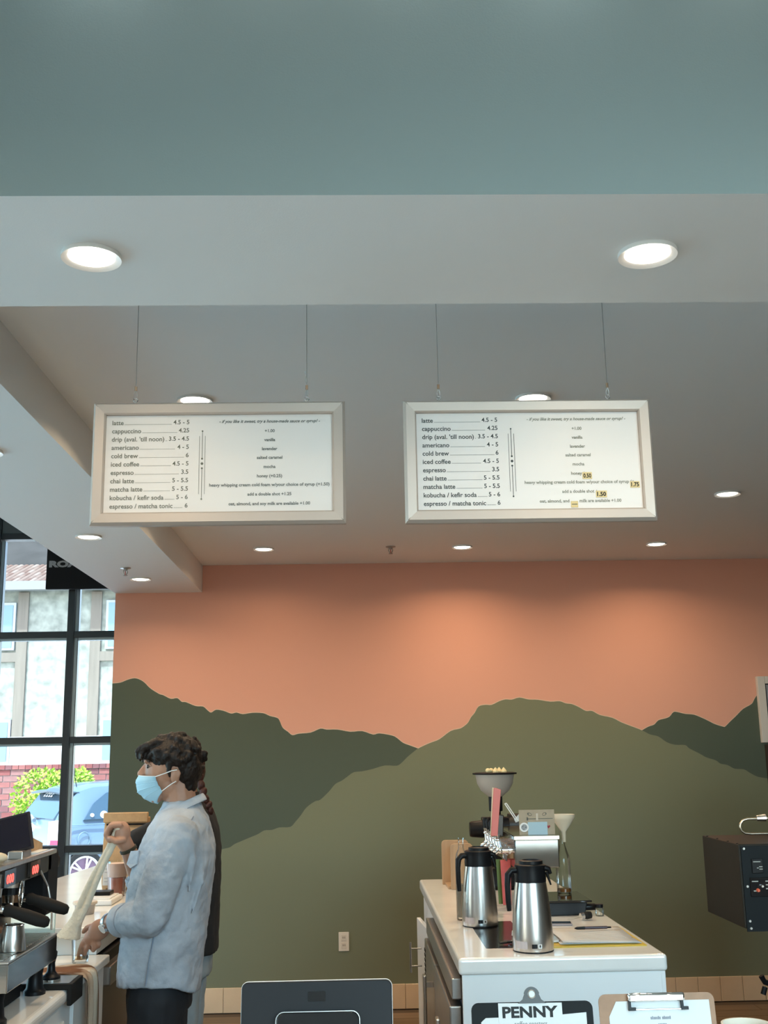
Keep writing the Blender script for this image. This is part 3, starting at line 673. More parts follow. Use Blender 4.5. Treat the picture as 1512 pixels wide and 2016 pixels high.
# black tamping mat with a lip over the counter edge, tamper on it
o = MB().prism([(-1.06, .9145), (-.902, .9145), (-.902, .868), (-.888, .868), (-.888, .932), (-1.06, .932)], 3.645, 3.79, 'y').build('tamping_mat', RUBBER, None, .003)
tag(o, 'black rubber tamping mat folded over the counter edge', 'mat')
box('mat_recess', (-1.05, 3.655, .932), (-.90, 3.778, .9335), mat('blue_grey_rubber', (.16, .18, .19), .35), o)
o = thing('coffee_tamper', (-.968, 3.70, .9335), 'black turned tamper standing on the rubber mat', 'tamper')
MB().lathe([(.028, .9335), (.029, .938), (.029, .946), (.020, .952), (.013, .962), (.011, .985), (.016, 1.005), (.017, 1.018), (.010, 1.026)], (-.968, 3.70, 0), 24).build('handle', BLACK, o, smooth=40)
MB().lathe([(.0285, .9335), (.0295, .9345), (.0295, .9385), (.028, .9395)], (-.968, 3.70, 0), 24).build('base', STEEL, o)
# steaming pitchers on the tray
for i, (x, y, lab) in enumerate(((-.985, 3.335, 'steel milk cup on the drip tray, nearer the aisle'), (-1.045, 3.30, 'steel milk cup on the drip tray, at the photo edge'))):
    o = thing('milk_cup', (x, y, 1.083), lab, 'cup', 'steel milk cups')
    MB().lathe([(.036, 1.083), (.037, 1.086), (.033, 1.12), (.028, 1.152), (.0265, 1.152), (.031, 1.12), (.034, 1.09), (.001, 1.088)], (x, y, 0), 26).build('cup_wall', STEEL, o, smooth=50)
    mb = MB(); mb.tube([(x+.0285*cos(t), y+.0285*sin(t), 1.152) for t in [2*pi*j/24 for j in range(25)]], .0015, 6); mb.build('rolled_rim', CHROME, o)
# order tablet on the machine
o = thing('order_tablet', (-1.03, 3.5, 1.322), 'dark tablet propped on top of the espresso machine', 'tablet')
Rt = Matrix.Rotation(radians(-18), 3, 'X') @ Matrix.Rotation(radians(-14), 3, 'Y')
c_ = Vector((-1.045, 3.50, 1.395))
b_ = MB().box((-.09, -.005, -.062), (.052, .005, .055), Rt, (0, 0, 0)); b_.v = [tuple(Vector(v)+c_) for v in b_.v]; b_.build('case', mat('tablet_black', (.015, .012, .016), .3), o, .004)
b_ = MB().box((-.082, -.0062, -.054), (.044, -.005, .047), Rt, (0, 0, 0)); b_.v = [tuple(Vector(v)+c_) for v in b_.v]; b_.build('screen', mat('tablet_screen', (.012, .008, .014), .12), o)
box('stand', (-1.045, 3.44, 1.322), (-1.0, 3.53, 1.345), STEELD, o, .003)
o = MB().prism([(3.62, 1.322), (3.76, 1.322), (3.76, 1.345), (3.62, 1.375)], -1.06, -1.03, 'x').build('cardboard_wedge', KRAFT); tag(o, 'small brown cardboard wedge on the espresso machine top', 'cardboard')
o = MB().box((-1.06, 3.60, 1.322), (-1.0, 3.73, 1.328)).build('order_slip', PAPER); tag(o, 'white paper slip on the espresso machine top', 'paper')
mb = MB(); rc = random.Random(5)
for i in range(9): mb.ell((-1.02+rc.uniform(-.02, .02), 3.20+rc.uniform(-.035, .035), 1.336+rc.uniform(0, .012)), (.028, .022, .014), n=10, k=7)
o = remesh(mb.build('folded_cloth', mat('cream_cloth', (.66, .54, .38), .9)), .004, 6, .004, .03); tag(o, 'crumpled cream cloth on the espresso machine top', 'cloth')

# clear splash guard between machine and station
o = thing('splash_guard', (-1.2, 4.20, .914), 'clear acrylic splash guard standing on the bar station', 'splash guard')
box('sheet', (-1.42, 4.225, .914), (-1.10, 4.231, 1.185), GLASSE, o)
box('edge_strip', (-1.1015, 4.2245, .914), (-1.0995, 4.2315, 1.185), mat('glass_edge', (.35, .48, .47), .2), o)
# white scale with phone, tub, bag
o = thing('kitchen_scale', (-1.09, 4.95, 1.01), 'flat white kitchen scale on the back counter', 'scale')
box('base', (-1.155, 4.83, 1.010), (-1.025, 5.05, 1.032), WHITE2, o, .008, seg=3)
box('platform', (-1.145, 4.86, 1.032), (-1.04, 5.04, 1.036), WHITE2, o, .002)
o = box('mobile_phone', (-1.15, 4.95, 1.036), (-1.06, 5.03, 1.052), BLACK, None, .004); tag(o, 'black phone lying on the white scale', 'phone')
o = thing('deli_tub', (-1.082, 4.60, 1.01), 'frosted plastic tub with a cream lid on the back counter', 'tub')
MB().lathe([(.034, 1.01), (.036, 1.012), (.041, 1.05), (.039, 1.05), (.034, 1.014)], (-1.082, 4.60, 0), 26).build('tub_wall', mat('frosted_plastic', (.42, .38, .34), .3, spec=.4), o, smooth=40)
MB().lathe([(.041, 1.048), (.047, 1.048), (.048, 1.056), (.044, 1.059), (.001, 1.057)], (-1.082, 4.60, 0), 26).build('lid', mat('cream_lid', (.66, .55, .42), .4), o, smooth=30)
bg_ = thing('paper_coffee_bag', (-1.07, 5.32, 1.01), 'tall kraft paper coffee bag with rolled top on the back counter', 'bag')
mb = MB(); rg = []
for z, w_, d_, dx in ((1.01, .092, .055, 0), (1.06, .098, .06, 0), (1.18, .099, .055, 0), (1.29, .100, .04, .001), (1.335, .100, .026, .002)):
    rg.append([(-1.07+dx+sx*w_, 5.32+sy*d_, z+.004*sx) for sx, sy in ((-1, -1), (-.4, -1.06), (.4, -1.06), (1, -1), (1.01, 0), (1, 1), (-1, 1), (-1.01, 0))])
mb.loft(rg); mb.build('bag_body', KRAFT, bg_, .004, 2)
box('folded_top', (-1.172, 5.272, 1.318), (-.968, 5.30, 1.362), KRAFT, bg_, .004)
box('tin_tie', (-1.155, 5.268, 1.306), (-.955, 5.278, 1.313), BLACKM, bg_)
box('bag_label', (-1.160, 5.248, 1.045), (-1.105, 5.252, 1.135), PAPER, bg_)
mb = MB()
for i, z in enumerate((1.115, 1.10, 1.075, 1.06)): mb.box((-1.152, 5.2465, z), (-1.152+(.036, .03, .04, .034)[i], 5.248, z+.003))
mb.build('label_print', mat('grey_print', (.35, .36, .38), .8), bg_)
mb = MB()
for i in range(11): mb.box((-1.145+i*.0135, 5.253, 1.022), (-1.145+i*.0135+.009, 5.2565, 1.032))
mb.build('stamped_print', mat('brown_print', (.20, .11, .05), .8), bg_)
o = thing('smoothie_cup', (-1.075, 5.155, 1.01), 'clear plastic container with pink purée behind the barista', 'container')
MB().lathe([(.036, 1.01), (.038, 1.012), (.046, 1.16), (.044, 1.16), (.036, 1.015)], (-1.075, 5.155, 0), 24).build('container_wall', GLASS, o, smooth=40)
MB().lathe([(.035, 1.014), (.040, 1.09), (.001, 1.09)], (-1.075, 5.155, 0), 24).build('puree', mat('pink_puree', (.45, .16, .11), .4), o, smooth=40)
MB().lathe([(.041, 1.092), (.0445, 1.15), (.001, 1.15)], (-1.075, 5.155, 0), 24).build('foam', mat('pale_foam', (.70, .52, .45), .6), o, smooth=40)
# towel with coffee stain draped over the station edge
CLOTH = mat('stained_towel', (.62, .51, .38), .95, bump=.3, bscale=200)
t = CLOTH.node_tree; b = t.nodes['Principled BSDF']; nz = t.nodes.new('ShaderNodeTexNoise'); nz.inputs['Scale'].default_value = 5.5; nz.inputs['Detail'].default_value = 3
tc = t.nodes.new('ShaderNodeTexCoord'); mpn = t.nodes.new('ShaderNodeMapping'); mpn.inputs['Scale'].default_value = (1, 1.6, .35); t.links.new(tc.outputs['Object'], mpn.inputs[0]); t.links.new(mpn.outputs[0], nz.inputs['Vector'])
rp = t.nodes.new('ShaderNodeValToRGB'); rp.color_ramp.elements[0].position = .43; rp.color_ramp.elements[0].color = (.62, .51, .38, 1); rp.color_ramp.elements[1].position = .56; rp.color_ramp.elements[1].color = (.17, .065, .02, 1)
t.links.new(nz.outputs['Fac'], rp.inputs[0]); t.links.new(rp.outputs[0], b.inputs['Base Color'])
path = [(-1.07, .918), (-1.02, .919), (-.97, .921), (-.925, .920), (-.900, .914), (-.894, .895), (-.892, .82), (-.893, .7), (-.892, .58), (-.894, .48)]
rg = []
for i, (x, z) in enumerate(path):
    row = []
    for j in range(15):
        v = j/14; wv = .006*sin(v*17+i*.3)*min(1, i/4)
        row.append((x+wv+(.004 if i > 4 else 0), 3.86+v*.17+.006*sin(i*1.1), z + (.003*sin(v*11+i*1.3) if i < 5 else .02*sin(v*3) if i == 9 else 0)))
    rg.append(row)
mb = MB(); mb.loft(rg, close=False, wrap=False); o = mb.build('bar_towel', CLOTH, None, solid=.004, sub=1, smooth=180); tag(o, 'coffee stained cream towel draped over the bar station edge', 'towel')
# glass the barista presses into
o = thing('drinking_glass', (-.964, 4.06, .914), 'short clear glass on the bar station under the barista fingers', 'glass')
MB().lathe([(.026, .922), (.0275, .924), (.0315, 1.0), (.0295, 1.0), (.026, .934), (.001, .934)], (-.964, 4.06, 0), 28).build('glass_wall', GLASS, o, smooth=40)
MB().lathe([(.0245, .935), (.0255, .938), (.0255, .947), (.001, .949)], (-.964, 4.06, 0), 24).build('metal_disc', mat('brass_disc', (.62, .48, .32), .2, 1.), o)

# ================================================================== ISLAND
isl = thing('bar_island', (.71, 5.2, 0), 'white bar island with thick quartz top in the middle of the room', 'counter')
box('worktop', (.345, 4.02, .858), (1.072, 6.42, .914), QUARTZ, isl, .012, seg=4)
box('front_panel', (.357, 4.032, .03), (1.062, 4.052, .858), WHITE2, isl, .002)
box('corner_strip', (1.050, 4.030, .03), (1.064, 4.06, .858), WHITE2, isl, .001)
box('aisle_side_panel', (1.045, 4.06, .03), (1.062, 6.40, .858), WHITE2, isl)
box('rear_cabinet', (.365, 5.60, .03), (1.04, 6.40, .858), WHITE2, isl)
Rd = Matrix.Rotation(radians(4), 3, 'Z')
dr_ = MB().box((.305, 5.62, .08), (.325, 6.02, .77), Rd, (.33, 6.02, .4)).build('cabinet_door', WHITE2, isl, .002)
mb = MB(); mb.tube([(.255, 5.70, .70), (.255, 5.70, .56)], .005, 8)
for z in (.67, .59): mb.tube([(.255, 5.70, z), (.31, 5.70, z)], .0035, 8)
mb.build('bar_handle', STEELD, dr_)
ff = thing('island_fridge', (.6, 4.8, 0), 'stainless steel undercounter fridge built into the island side', 'fridge')
box('body', (.36, 4.075, .05), (.95, 5.55, .83), GREYM, ff)
box('control_strip', (.325, 4.10, .765), (.362, 5.54, .835), STEELD, ff, .004)
dd = box('door', (.315, 4.10, .10), (.36, 4.85, .745), STEELD, ff, .006)
d2 = box('door', (.315, 4.87, .10), (.36, 5.54, .745), STEELD, ff, .006)
for q, y in ((dd, 4.16), (d2, 4.93)):
    h_ = box('handle', (.270, y, .16), (.285, y+.05, .69), STEEL, q, .005)
    for z in (.2, .65): box('handle_post', (.285, y+.015, z-.01), (.316, y+.035, z+.01), STEEL, h_)
mb = MB()
for i in range(26): mb.box((.3125, 5.47, .14+i*.022), (.316, 5.53, .152+i*.022))
mb.build('vent_louvres', BLACKM, ff)

# sunken dark drip plate
o = thing('rinser_plate', (.55, 4.52, .914), 'dark flush drip plate set into the island top', 'drip tray')
box('plate', (.462, 4.20, .9125), (.640, 4.84, .9143), mat('dark_slate_steel', (.035, .035, .037), .18, .6), o, .001)
MB().lathe([(.03, .918), (.03, .922), (.012, .926), (.010, .93)], (.585, 4.30, 0), 20).build('rinser_head', CHROME, o, smooth=40)
mb = MB(); mb.tube([(.52, 4.27, .922), (.545, 4.275, .924), (.57, 4.28, .923)], [.010, .014, .008], 10, flat=.4); mb.build('rinser_lever', BLACK, o)
MB().cyl((.605, 4.45, .918), (.605, 4.45, .935), .016, .014, 16).build('drain_cap', OFFW, o)

# vacuum carafes
def carafe(x, y, label):
    o = thing('vacuum_carafe', (x, y, .914), label, 'carafe', 'steel vacuum carafes')
    z = .914; ss = 1.0
    MB().lathe([(.066, z), (.072, z+.004), (.0735, z+.012), (.0725, z+.05), (.0685, z+.12), (.0615, z+.19), (.0555, z+.236), (.001, z+.237)], (x, y, 0), 44).build('steel_body', STEEL, o, smooth=40)
    MB().lathe([(.069, z-.0), (.0725, z+.001), (.0725, z+.005), (.070, z+.006)], (x, y, 0), 40).build('base_ring', BLACK, o)
    MB().lathe([(.056, z+.235), (.057, z+.25), (.054, z+.275), (.0555, z+.286), (.056, z+.294), (.050, z+.297), (.001, z+.297)], (x, y, 0), 40).build('collar', BLACK, o, smooth=40)
    MB().lathe([(.043, z+.297), (.043, z+.308), (.032, z+.311), (.030, z+.303), (.001, z+.303)], (x+.004, y, 0), 36).build('lid', BLACK, o, smooth=40)
    mb = MB(); mb.tube([(x-.045, y-.006, z+.278), (x-.070, y-.012, z+.276), (x-.083, y-.014, z+.262), (x-.086, y-.015, z+.23), (x-.085, y-.015, z+.17), (x-.083, y-.014, z+.138)], [.012, .012, .012, .0105, .010, .008], 12); mb.build('handle', BLACK, o, smooth=60)
    mb = MB(); mb.tube([(x+.045, y-.01, z+.285), (x+.066, y-.012, z+.278), (x+.072, y-.012, z+.262)], [.012, .010, .006], 10); mb.tube([(x+.056, y-.02, z+.27), (x+.070, y-.022, z+.225)], [.006, .003], 8); mb.build('spout', BLACK, o, smooth=60)
    def decal(name, a0, a1, z0, z1, mt, parent):
        mb = MB(); rg = []
        for zz in (z0, z1):
            r = .0735+(.0725-.0735)*((zz-z-.012)/.038)+.0006
            rg.append([(x+r*sin(radians(a)), y-r*cos(radians(a)), zz) for a in [a0+(a1-a0)*i/5 for i in range(6)]])
        mb.loft(rg, close=False, wrap=False); return mb.build(name, mt, parent)
    decal('lot_label', -62, -24, z+.016, z+.040, mat('pink_grey_label', (.50, .43, .42), .5), o)
    e = decal('badge', -12, 3, z+.018, z+.032, BLACK, o); decal('badge_ring', 6, 16, z+.018, z+.032, OFFW, o); decal('badge_dot', 8.5, 13.5, z+.021, z+.029, BLACK, o)
carafe(.625, 4.145, 'large steel vacuum carafe nearest the camera on the island')
carafe(.500, 4.735, 'steel vacuum carafe standing beside the dark drip plate')

# clear bottle behind the carafe
o = thing('glass_bottle', (.445, 4.90, .914), 'slim clear glass bottle behind the carafe on the island edge', 'bottle')
MB().lathe([(.024, .914), (.0265, .918), (.0265, 1.16), (.022, 1.185), (.012, 1.205), (.011, 1.24), (.013, 1.245), (.013, 1.25)], (.445, 4.90, 0), 26).build('bottle_wall', GLASS, o, smooth=40)
MB().lathe([(.022, .926), (.022, 1.06), (.001, 1.06)], (.445, 4.90, 0), 22).build('syrup', mat('pale_syrup', (.55, .50, .42), .2, trans=.5), o)
# wooden sleeve holder
o = thing('wooden_holder', (.51, 6.05, .914), 'light wood sleeve holder on the far end of the island', 'holder')
def rounded(x0, x1, z0, z1, r=.02): return [(x0, z0), (x1, z0)] + [(x1-r+r*sin(t), z1-r+r*cos(t)) for t in (pi/2, pi/3, pi/6, 0)] + [(x0+r-r*sin(t), z1-r+r*cos(t)) for t in (0, pi/6, pi/3, pi/2)]
MB().prism(rounded(.455, .60, .914, 1.142), 6.16, 6.18, 'y').build('back_board', WOOD, o, .002)
MB().prism(rounded(.483, .60, .914, 1.142), 5.93, 5.95, 'y').build('front_board', WOOD, o, .002)
box('side_board', (.575, 5.95, .914), (.595, 6.16, 1.10), WOOD, o, .002)
box('base_board', (.47, 5.95, .914), (.575, 6.16, .926), WOOD, o)

# draft tap tower
tt = thing('tap_tower', (.80, 5.4, .914), 'stainless draft tap tower with chrome faucets on the island', 'tap tower')
MB().box((.697, 5.05, 1.102), (.895, 5.72, 1.240)).build('tower_box', MIR, tt, .004)
box('front_plate', (.700, 5.044, 1.106), (.892, 5.050, 1.222), mat('mirror_front', (.32, .34, .34), .07, 1.), tt, .002)
box('front_lip', (.694, 5.036, 1.224), (.898, 5.052, 1.241), STEEL, tt, .002)
for y in (5.29, 5.60): box('tower_leg', (.775, y, .914), (.835, y+.06, 1.102), STEEL, tt, .003)
rt = random.Random(2)
HANDS = {0: ('pink_paddle', (.62, .17, .14)), 1: ('black_paddle', (.012, .012, .013))}
for i in range(5):
    y = 5.10+i*.115; x = .697; z = 1.178
    mb = MB(); mb.tube([(x, y, z), (x-.05, y, z)], .014, 14); mb.lathe([(.019, 0), (.019, .008), (.012, .012)], (x-.012, y, z), 14, Matrix.Rotation(-pi/2, 3, 'Y'))
    mb.ell((x-.060, y, z), (.019, .017, .017), n=14, k=8); mb.tube([(x-.060, y, z), (x-.088, y, z-.018), (x-.098, y, z-.045)], [.014, .011, .010], 12)
    mb.tube([(x-.062, y, z+.012), (x-.066, y, z+.040)], [.012, .009], 12); mb.ell((x-.067, y, z+.044), (.013, .013, .010), n=12, k=7); mb.tube([(x-.067, y, z+.048), (x-.068, y, z+.066)], [.008, .011], 12)
    fc = mb.build('faucet', CHROME, tt, smooth=50)
    if i == 0:
        a = MB().prism([(x-.098+.0, z+.062), (x-.068, z+.062), (x-.045, z+.262), (x-.066, z+.270), (x-.078, z+.27)], y-.012, y-.005, 'y').build('pink_paddle', mat('coral_tap_paddle', (.62, .15, .12), .4), tt, .002)
        MB().prism([(x-.1, z+.06), (x-.069, z+.062), (x-.0625, z+.268), (x-.083, z+.272)], y-.005, y+.010, 'y').build('paddle_back', mat('cream_paddle', (.62, .50, .34), .4), a, .002)
    elif i == 1:
        MB().prism([(x-.062, z+.055), (x-.028, z+.05), (x-.022, z+.145), (x-.060, z+.15)], y-.012, y+.012, 'y').build('tap_handle', mat('black_tap_handle', (.012, .012, .014), .25), tt, .004)
    else:
        mb = MB(); mb.tube([(x-.066, y, z+.06), (x-.068, y, z+.10), (x-.068, y, z+.115)], [.009, .014, .008], 12); mb.build('tap_handle', BLACK, tt, smooth=60)
mb = MB()
for i in range(5): mb.tube([(.672, 5.14+i*.03, 1.125), (.672, 5.14+i*.03, 1.155)], .0022, 6)
mb.tube([(.672, 5.12, 1.155), (.672, 5.28, 1.155)], .003, 6); mb.build('card_rail', CHROME, tt)
for i, (x0, x1, y, c, nm) in enumerate(((.640, .663, 5.225, (.10, .16, .04), 'green'), (.655, .692, 5.19, (.55, .09, .08), 'red'), (.672, .70, 5.25, (.45, .08, .05), 'dark red'))):
    o = MB().prism([(x0, .932), (x1, .932), (x1+.004, 1.126), (x0-.006, 1.126)], y, y+.006, 'y').build('flavour_card', mat('%s_card' % nm.replace(' ', '_'), c, .6, noise=.1, nscale=30))
    tag(o, '%s flavour card hanging below the chrome taps' % nm, 'card', 'flavour cards below the taps')

# cardboard sign with a doodled face on the tower
CB = mat('grey_cardboard', (.40, .33, .24), .8, noise=.05, nscale=30)
o = thing('cardboard_sign', (.81, 5.10, 1.241), 'small cardboard sign with doodled eyes standing on the tap tower', 'sign')
box('card', (.730, 5.10, 1.241), (.890, 5.106, 1.349), CB, o)
mb = MB(); ty = 5.0995
for cx, s in ((.778, 1), (.845, -1)):
    mb.tube([(cx+.009*cos(t), ty, 1.330+.006*sin(t)+s*.25*.009*cos(t)*-1) for t in [2*pi*i/12 for i in range(13)]], .0009, 4)
    mb.box((cx-.007*s-.002, ty-.0006, 1.328), (cx-.007*s+.002, ty, 1.336))
mb.box((.765, ty-.0006, 1.309), (.882, ty, 1.3115)); mb.box((.764, ty-.0006, 1.303), (.770, ty, 1.317))
mb.build('doodle_lines', INK, o)
box('blue_note', (.768, 5.098, 1.241), (.856, 5.0998, 1.296), mat('pale_blue_note', (.40, .55, .62), .7), o)
box('tape', (.806, 5.0975, 1.303), (.816, 5.0998, 1.333), mat('clear_tape', (.52, .44, .34), .3), o)
q = MB().cyl((.751, 5.0995, 1.274), (.751, 5.096, 1.274), .0205, n=26).build('round_sticker', OFFW, o)
MB().cyl((.751, 5.0962, 1.274), (.751, 5.0955, 1.274), .0135, n=22).build('sticker_print', mat('grey_emblem', (.30, .31, .32), .7, noise=.5, nscale=160), q)
mb = MB(); hp = [(.0, -.008), (.008, .0), (.0075, .005), (.004, .006), (0, .003), (-.004, .006), (-.0075, .005), (-.008, 0)]
mb.prism([(.861+a, 1.275+b) for a, b in hp], 5.0985, 5.0998, 'y'); mb.build('heart', mat('dark_red_heart', (.30, .01, .015), .5), o)
mb = MB()
for dx in (0, .009): mb.tube([(.715+dx, 5.103, 1.305), (.668+dx, 5.103, 1.378)], .0022, 6)
mb.tube([(.668, 5.103, 1.378), (.677, 5.103, 1.380)], .0022, 6); mb.build('paper_arm', OFFW, o)
MB().prism([(.733, 1.335), (.708, 1.308), (.715, 1.295), (.733, 1.302)], 5.104, 5.107, 'y').build('paper_shoulder', PAPER, o)

# burr grinder / masticating juicer
jg = thing('juicer', (.74, 6.0, .914), 'black juicer with a grey hopper bowl on the island', 'juicer')
box('motor_base', (.60, 5.86, .914), (.90, 6.14, 1.03), BLACK, jg, .02, seg=3)
box('column', (.70, 5.92, 1.03), (.80, 6.08, 1.17), BLACK, jg, .012)
MB().tube([(.66, 6, 1.218), (.90, 6, 1.218)], .052, 26).build('barrel', BLACK, jg, smooth=40)
MB().tube([(.80, 6, 1.225), (.93, 6, 1.225)], .060, 26).build('motor_housing', mat('dark_brown_plastic', (.03, .022, .016), .4), jg, smooth=40)
MB().tube([(.595, 6, 1.208), (.605, 6, 1.208), (.665, 6, 1.208)], [.036, .040, .046], 22).build('outlet_cap', BLACK, jg, smooth=40)
MB().cyl((.737, 6, 1.26), (.737, 6, 1.30), .026, .026, 20).build('throat', BLACK, jg, smooth=40)
MB().lathe([(.026, 1.296), (.036, 1.30), (.037, 1.372), (.034, 1.378)], (.737, 6, 0), 24).build('feed_neck', BLACK, jg, smooth=40)
MB().lathe([(.034, 1.372), (.050, 1.384), (.075, 1.405), (.095, 1.44), (.1035, 1.49), (.1005, 1.49), (.09, 1.44), (.07, 1.41), (.03, 1.385)], (.737, 6, 0), 40, close=False).build('hopper_bowl', mat('grey_frosted_bowl', (.36, .32, .28), .35), jg, smooth=60)
MB().lathe([(.10, 1.488), (.117, 1.489), (.118, 1.496), (.10, 1.499), (.001, 1.499)], (.737, 6, 0), 40).build('bowl_rim', BLACKM, jg, smooth=30)
rj = random.Random(4)
for i, dx in enumerate((-.038, -.019, .002, .024, .046)):
    mb = MB(); x = .737+dx; y = 5.97+.02*(i % 2); h = .020 if i < 2 else .026
    if i < 2: mb.ell((x, y, 1.499+.010), (.014, .014, .0125), n=10, k=7)
    else: mb.lathe([(.016, 1.499), (.017, 1.506), (.002, 1.499+h)], (x, y, 0), 8)
    o = mb.build('food_chunk' if i > 1 else 'ginger_piece', mat('pale_ginger', (.74, .60, .33), .6), None, smooth=30)
    tag(o, ('small round pale ginger piece, %s on the juicer rim' % ('leftmost' if i == 0 else 'second from the left')) if i < 2 else 'pointed pale chunk on the juicer rim, %s of three' % ('nearest the round pieces', 'middle one', 'rightmost')[i-2], 'food', 'food pieces on the juicer rim')

# portable hob with carafe bottle and funnel
o = thing('portable_hob', (.91, 5.1, .914), 'black portable cooking hob on the island', 'hob')
MB().prism([(.775, .914), (.978, .914), (.985, .95), (.99, .968), (.76, .968)], 4.952, 5.25, 'y').build('body', BLACK, o, .004)
box('glass_top', (.765, 4.945, .968), (1.008, 5.262, .976), BLACKG, o, .002)
MB().cyl((.985, 5.0, .942), (1.03, 5.0, .942), .014, n=16).build('knob', BLACK, o)
bx, by = .935, 5.19
o = thing('bulb_bottle', (bx, by, .976), 'clear glass bottle of cold brew standing on the hob', 'bottle')
MB().lathe([(.030, .976), (.0325, .98), (.033, 1.06), (.0335, 1.10), (.031, 1.135), (.022, 1.16), (.014, 1.185), (.0115, 1.21), (.011, 1.255)], (bx, by, 0), 30).build('bottle_wall', GLASS, o, smooth=40)
MB().lathe([(.0298, .985), (.0298, .998), (.001, .998)], (bx, by, 0), 26).build('coffee', mat('amber_coffee', (.30, .11, .03), .15, trans=.3), o)
o = MB().lathe([(.008, 1.20), (.010, 1.245), (.049, 1.300), (.0535, 1.310), (.0535, 1.322), (.0505, 1.322), (.0505, 1.312), (.047, 1.303), (.0065, 1.248), (.0055, 1.20)], (bx+.010, by, 0), 36, close=False).build('white_funnel', mat('cream_funnel', (.74, .63, .47), .4), None, smooth=40); tag(o, 'cream plastic funnel sitting in the glass bottle neck', 'funnel')

# papers on a yellow clipboard, pen, phone, dropper bottles
o = thing('yellow_clipboard', (.88, 4.36, .914), 'yellow clipboard lying on the island under order sheets', 'clipboard')
box('board', (.705, 4.185, .914), (1.045, 4.60, .918), mat('mustard_board', (.58, .40, .04), .5), o, .001)
box('clip', (.712, 4.26, .918), (.742, 4.42, .930), STEELD, o, .004)
for i, (a, b, z) in enumerate((((.735, 4.215), (1.035, 4.60), .918), ((.745, 4.205), (1.02, 4.50), .922))):
    rg = []
    for r in range(7):
        u = r/6; rg.append([(a[0]+(b[0]-a[0])*u, a[1]+(b[1]-a[1])*v, z+.0015+.005*(1-u)**2*(1 if i else .3)+.002*sin(5*v+3*u)) for v in [j/6 for j in range(7)]])
    mb = MB(); mb.loft(rg, close=False, wrap=False); q = mb.build('order_sheet', PAPER, None, solid=.0008, smooth=180); tag(q, ('lower' if i == 0 else 'upper') + ' printed order sheet on the yellow clipboard', 'paper', 'order sheets on the clipboard')
    if i:
        mb = MB()
        for k_ in range(9): mb.box((.80, 4.24+k_*.026, .9315), (.985, 4.243+k_*.026, .9322))
        mb.build('printed_lines', mat('faint_print', (.55, .52, .50), .9), q)
o = thing('ballpoint_pen', (.90, 4.47, .934), 'black ballpoint pen lying on the order sheets', 'pen')
MB().tube([(.838, 4.472, .936), (.848, 4.472, .936), (.878, 4.474, .936)], [.002, .0055, .006], 12).build('grip', BLACK, o)
MB().tube([(.878, 4.474, .936), (.966, 4.478, .936)], [.0055, .0055], 12).build('barrel', mat('dark_plum_plastic', (.05, .03, .04), .3), o)
MB().tube([(.966, 4.478, .936), (.982, 4.479, .936)], [.0035, .003], 10).build('clicker', BLACK, o)
o = thing('mobile_phone', (.82, 4.71, .914), 'grey phone lying flat in front of the hob', 'phone')
MB().box((.762, 4.68, .914), (.872, 4.745, .923), Matrix.Rotation(radians(-6), 3, 'Z'), (.82, 4.71, .918)).build('case', mat('mauve_case', (.30, .25, .25), .4), o, .003)
MB().box((.766, 4.684, .923), (.868, 4.741, .9236), Matrix.Rotation(radians(-6), 3, 'Z'), (.82, 4.71, .918)).build('screen', BLACKG, o)
o = thing('dropper_bottle', (.93, 4.82, .914), 'glass dropper lying down with a black rubber bulb beside the phone', 'dropper')
MB().tube([(.872, 4.80, .921), (.905, 4.808, .926), (.935, 4.815, .932)], [.003, .005, .0055], 10).build('pipette', GLASS, o)
MB().tube([(.930, 4.814, .930), (.945, 4.818, .932)], .013, 14).build('collar', CHROME, o)
MB().tube([(.945, 4.818, .932), (.958, 4.82, .933), (.976, 4.824, .934)], [.012, .016, .014], 14).build('rubber_bulb', RUBBER, o)
o = thing('spice_jar', (1.005, 5.03, .914), 'little clear jar with a black lid at the island edge by the hob', 'jar')
RX = Matrix.Rotation(radians(0), 3, 'X')
MB().lathe([(.017, .914), (.018, .916), (.018, .945), (.013, .95), (.001, .95)], (1.035, 4.93, 0), 18).build('jar_wall', GLASS, o, smooth=40)
MB().lathe([(.0165, .948), (.017, .962), (.001, .963)], (1.035, 4.93, 0), 18).build('lid', BLACK, o, smooth=40)

# ================================================================== FRONT SERVICE COUNTER (just under the frame)
o = thing('service_counter', (0, 2.0, 0), 'front service counter carrying the tablet and clipboards', 'counter')
box('worktop', (-1.3, 1.62, .93), (1.6, 2.35, .97), QUARTZ, o, .006)
box('counter_body', (-1.28, 1.66, 0), (1.58, 2.30, .93), WHITE2, o)
pt = thing('point_of_sale_tablet', (-.07, 1.95, .97), 'silver point of sale tablet stand seen from behind', 'tablet')
ALD = mat('space_grey_aluminium', (.020, .020, .021), .6, .2, spec=.3)
Rp = Matrix.Rotation(radians(-9), 3, 'X'); c0 = Vector((-.068, 1.885, 1.165))
def rot_build(mb, R, c, name, mt, parent, bevel=0., seg=2):
    mb.v = [tuple(c + R @ Vector(v)) for v in mb.v]; return mb.build(name, mt, parent, bevel, seg, smooth=40 if bevel else None)
def rrect(w_, h_, r, n=5):
    out = []
    for cx, cz, a0 in ((w_-r, h_-r, 0), (-w_+r, h_-r, pi/2), (-w_+r, -h_+r, pi), (w_-r, -h_+r, 3*pi/2)):
        out += [(cx+r*cos(a0+pi/2*i/n), cz+r*sin(a0+pi/2*i/n)) for i in range(n+1)]
    return out
rot_build(MB().prism(rrect(.121, .094, .010), -.008, -.001, 'y'), Rp, c0, 'tablet_back', ALD, pt, .002)
rot_build(MB().prism(rrect(.122, .095, .011), -.001, .010, 'y'), Rp, c0, 'front_bezel', mat('white_bezel', (.75, .72, .68), .35), pt, .002)
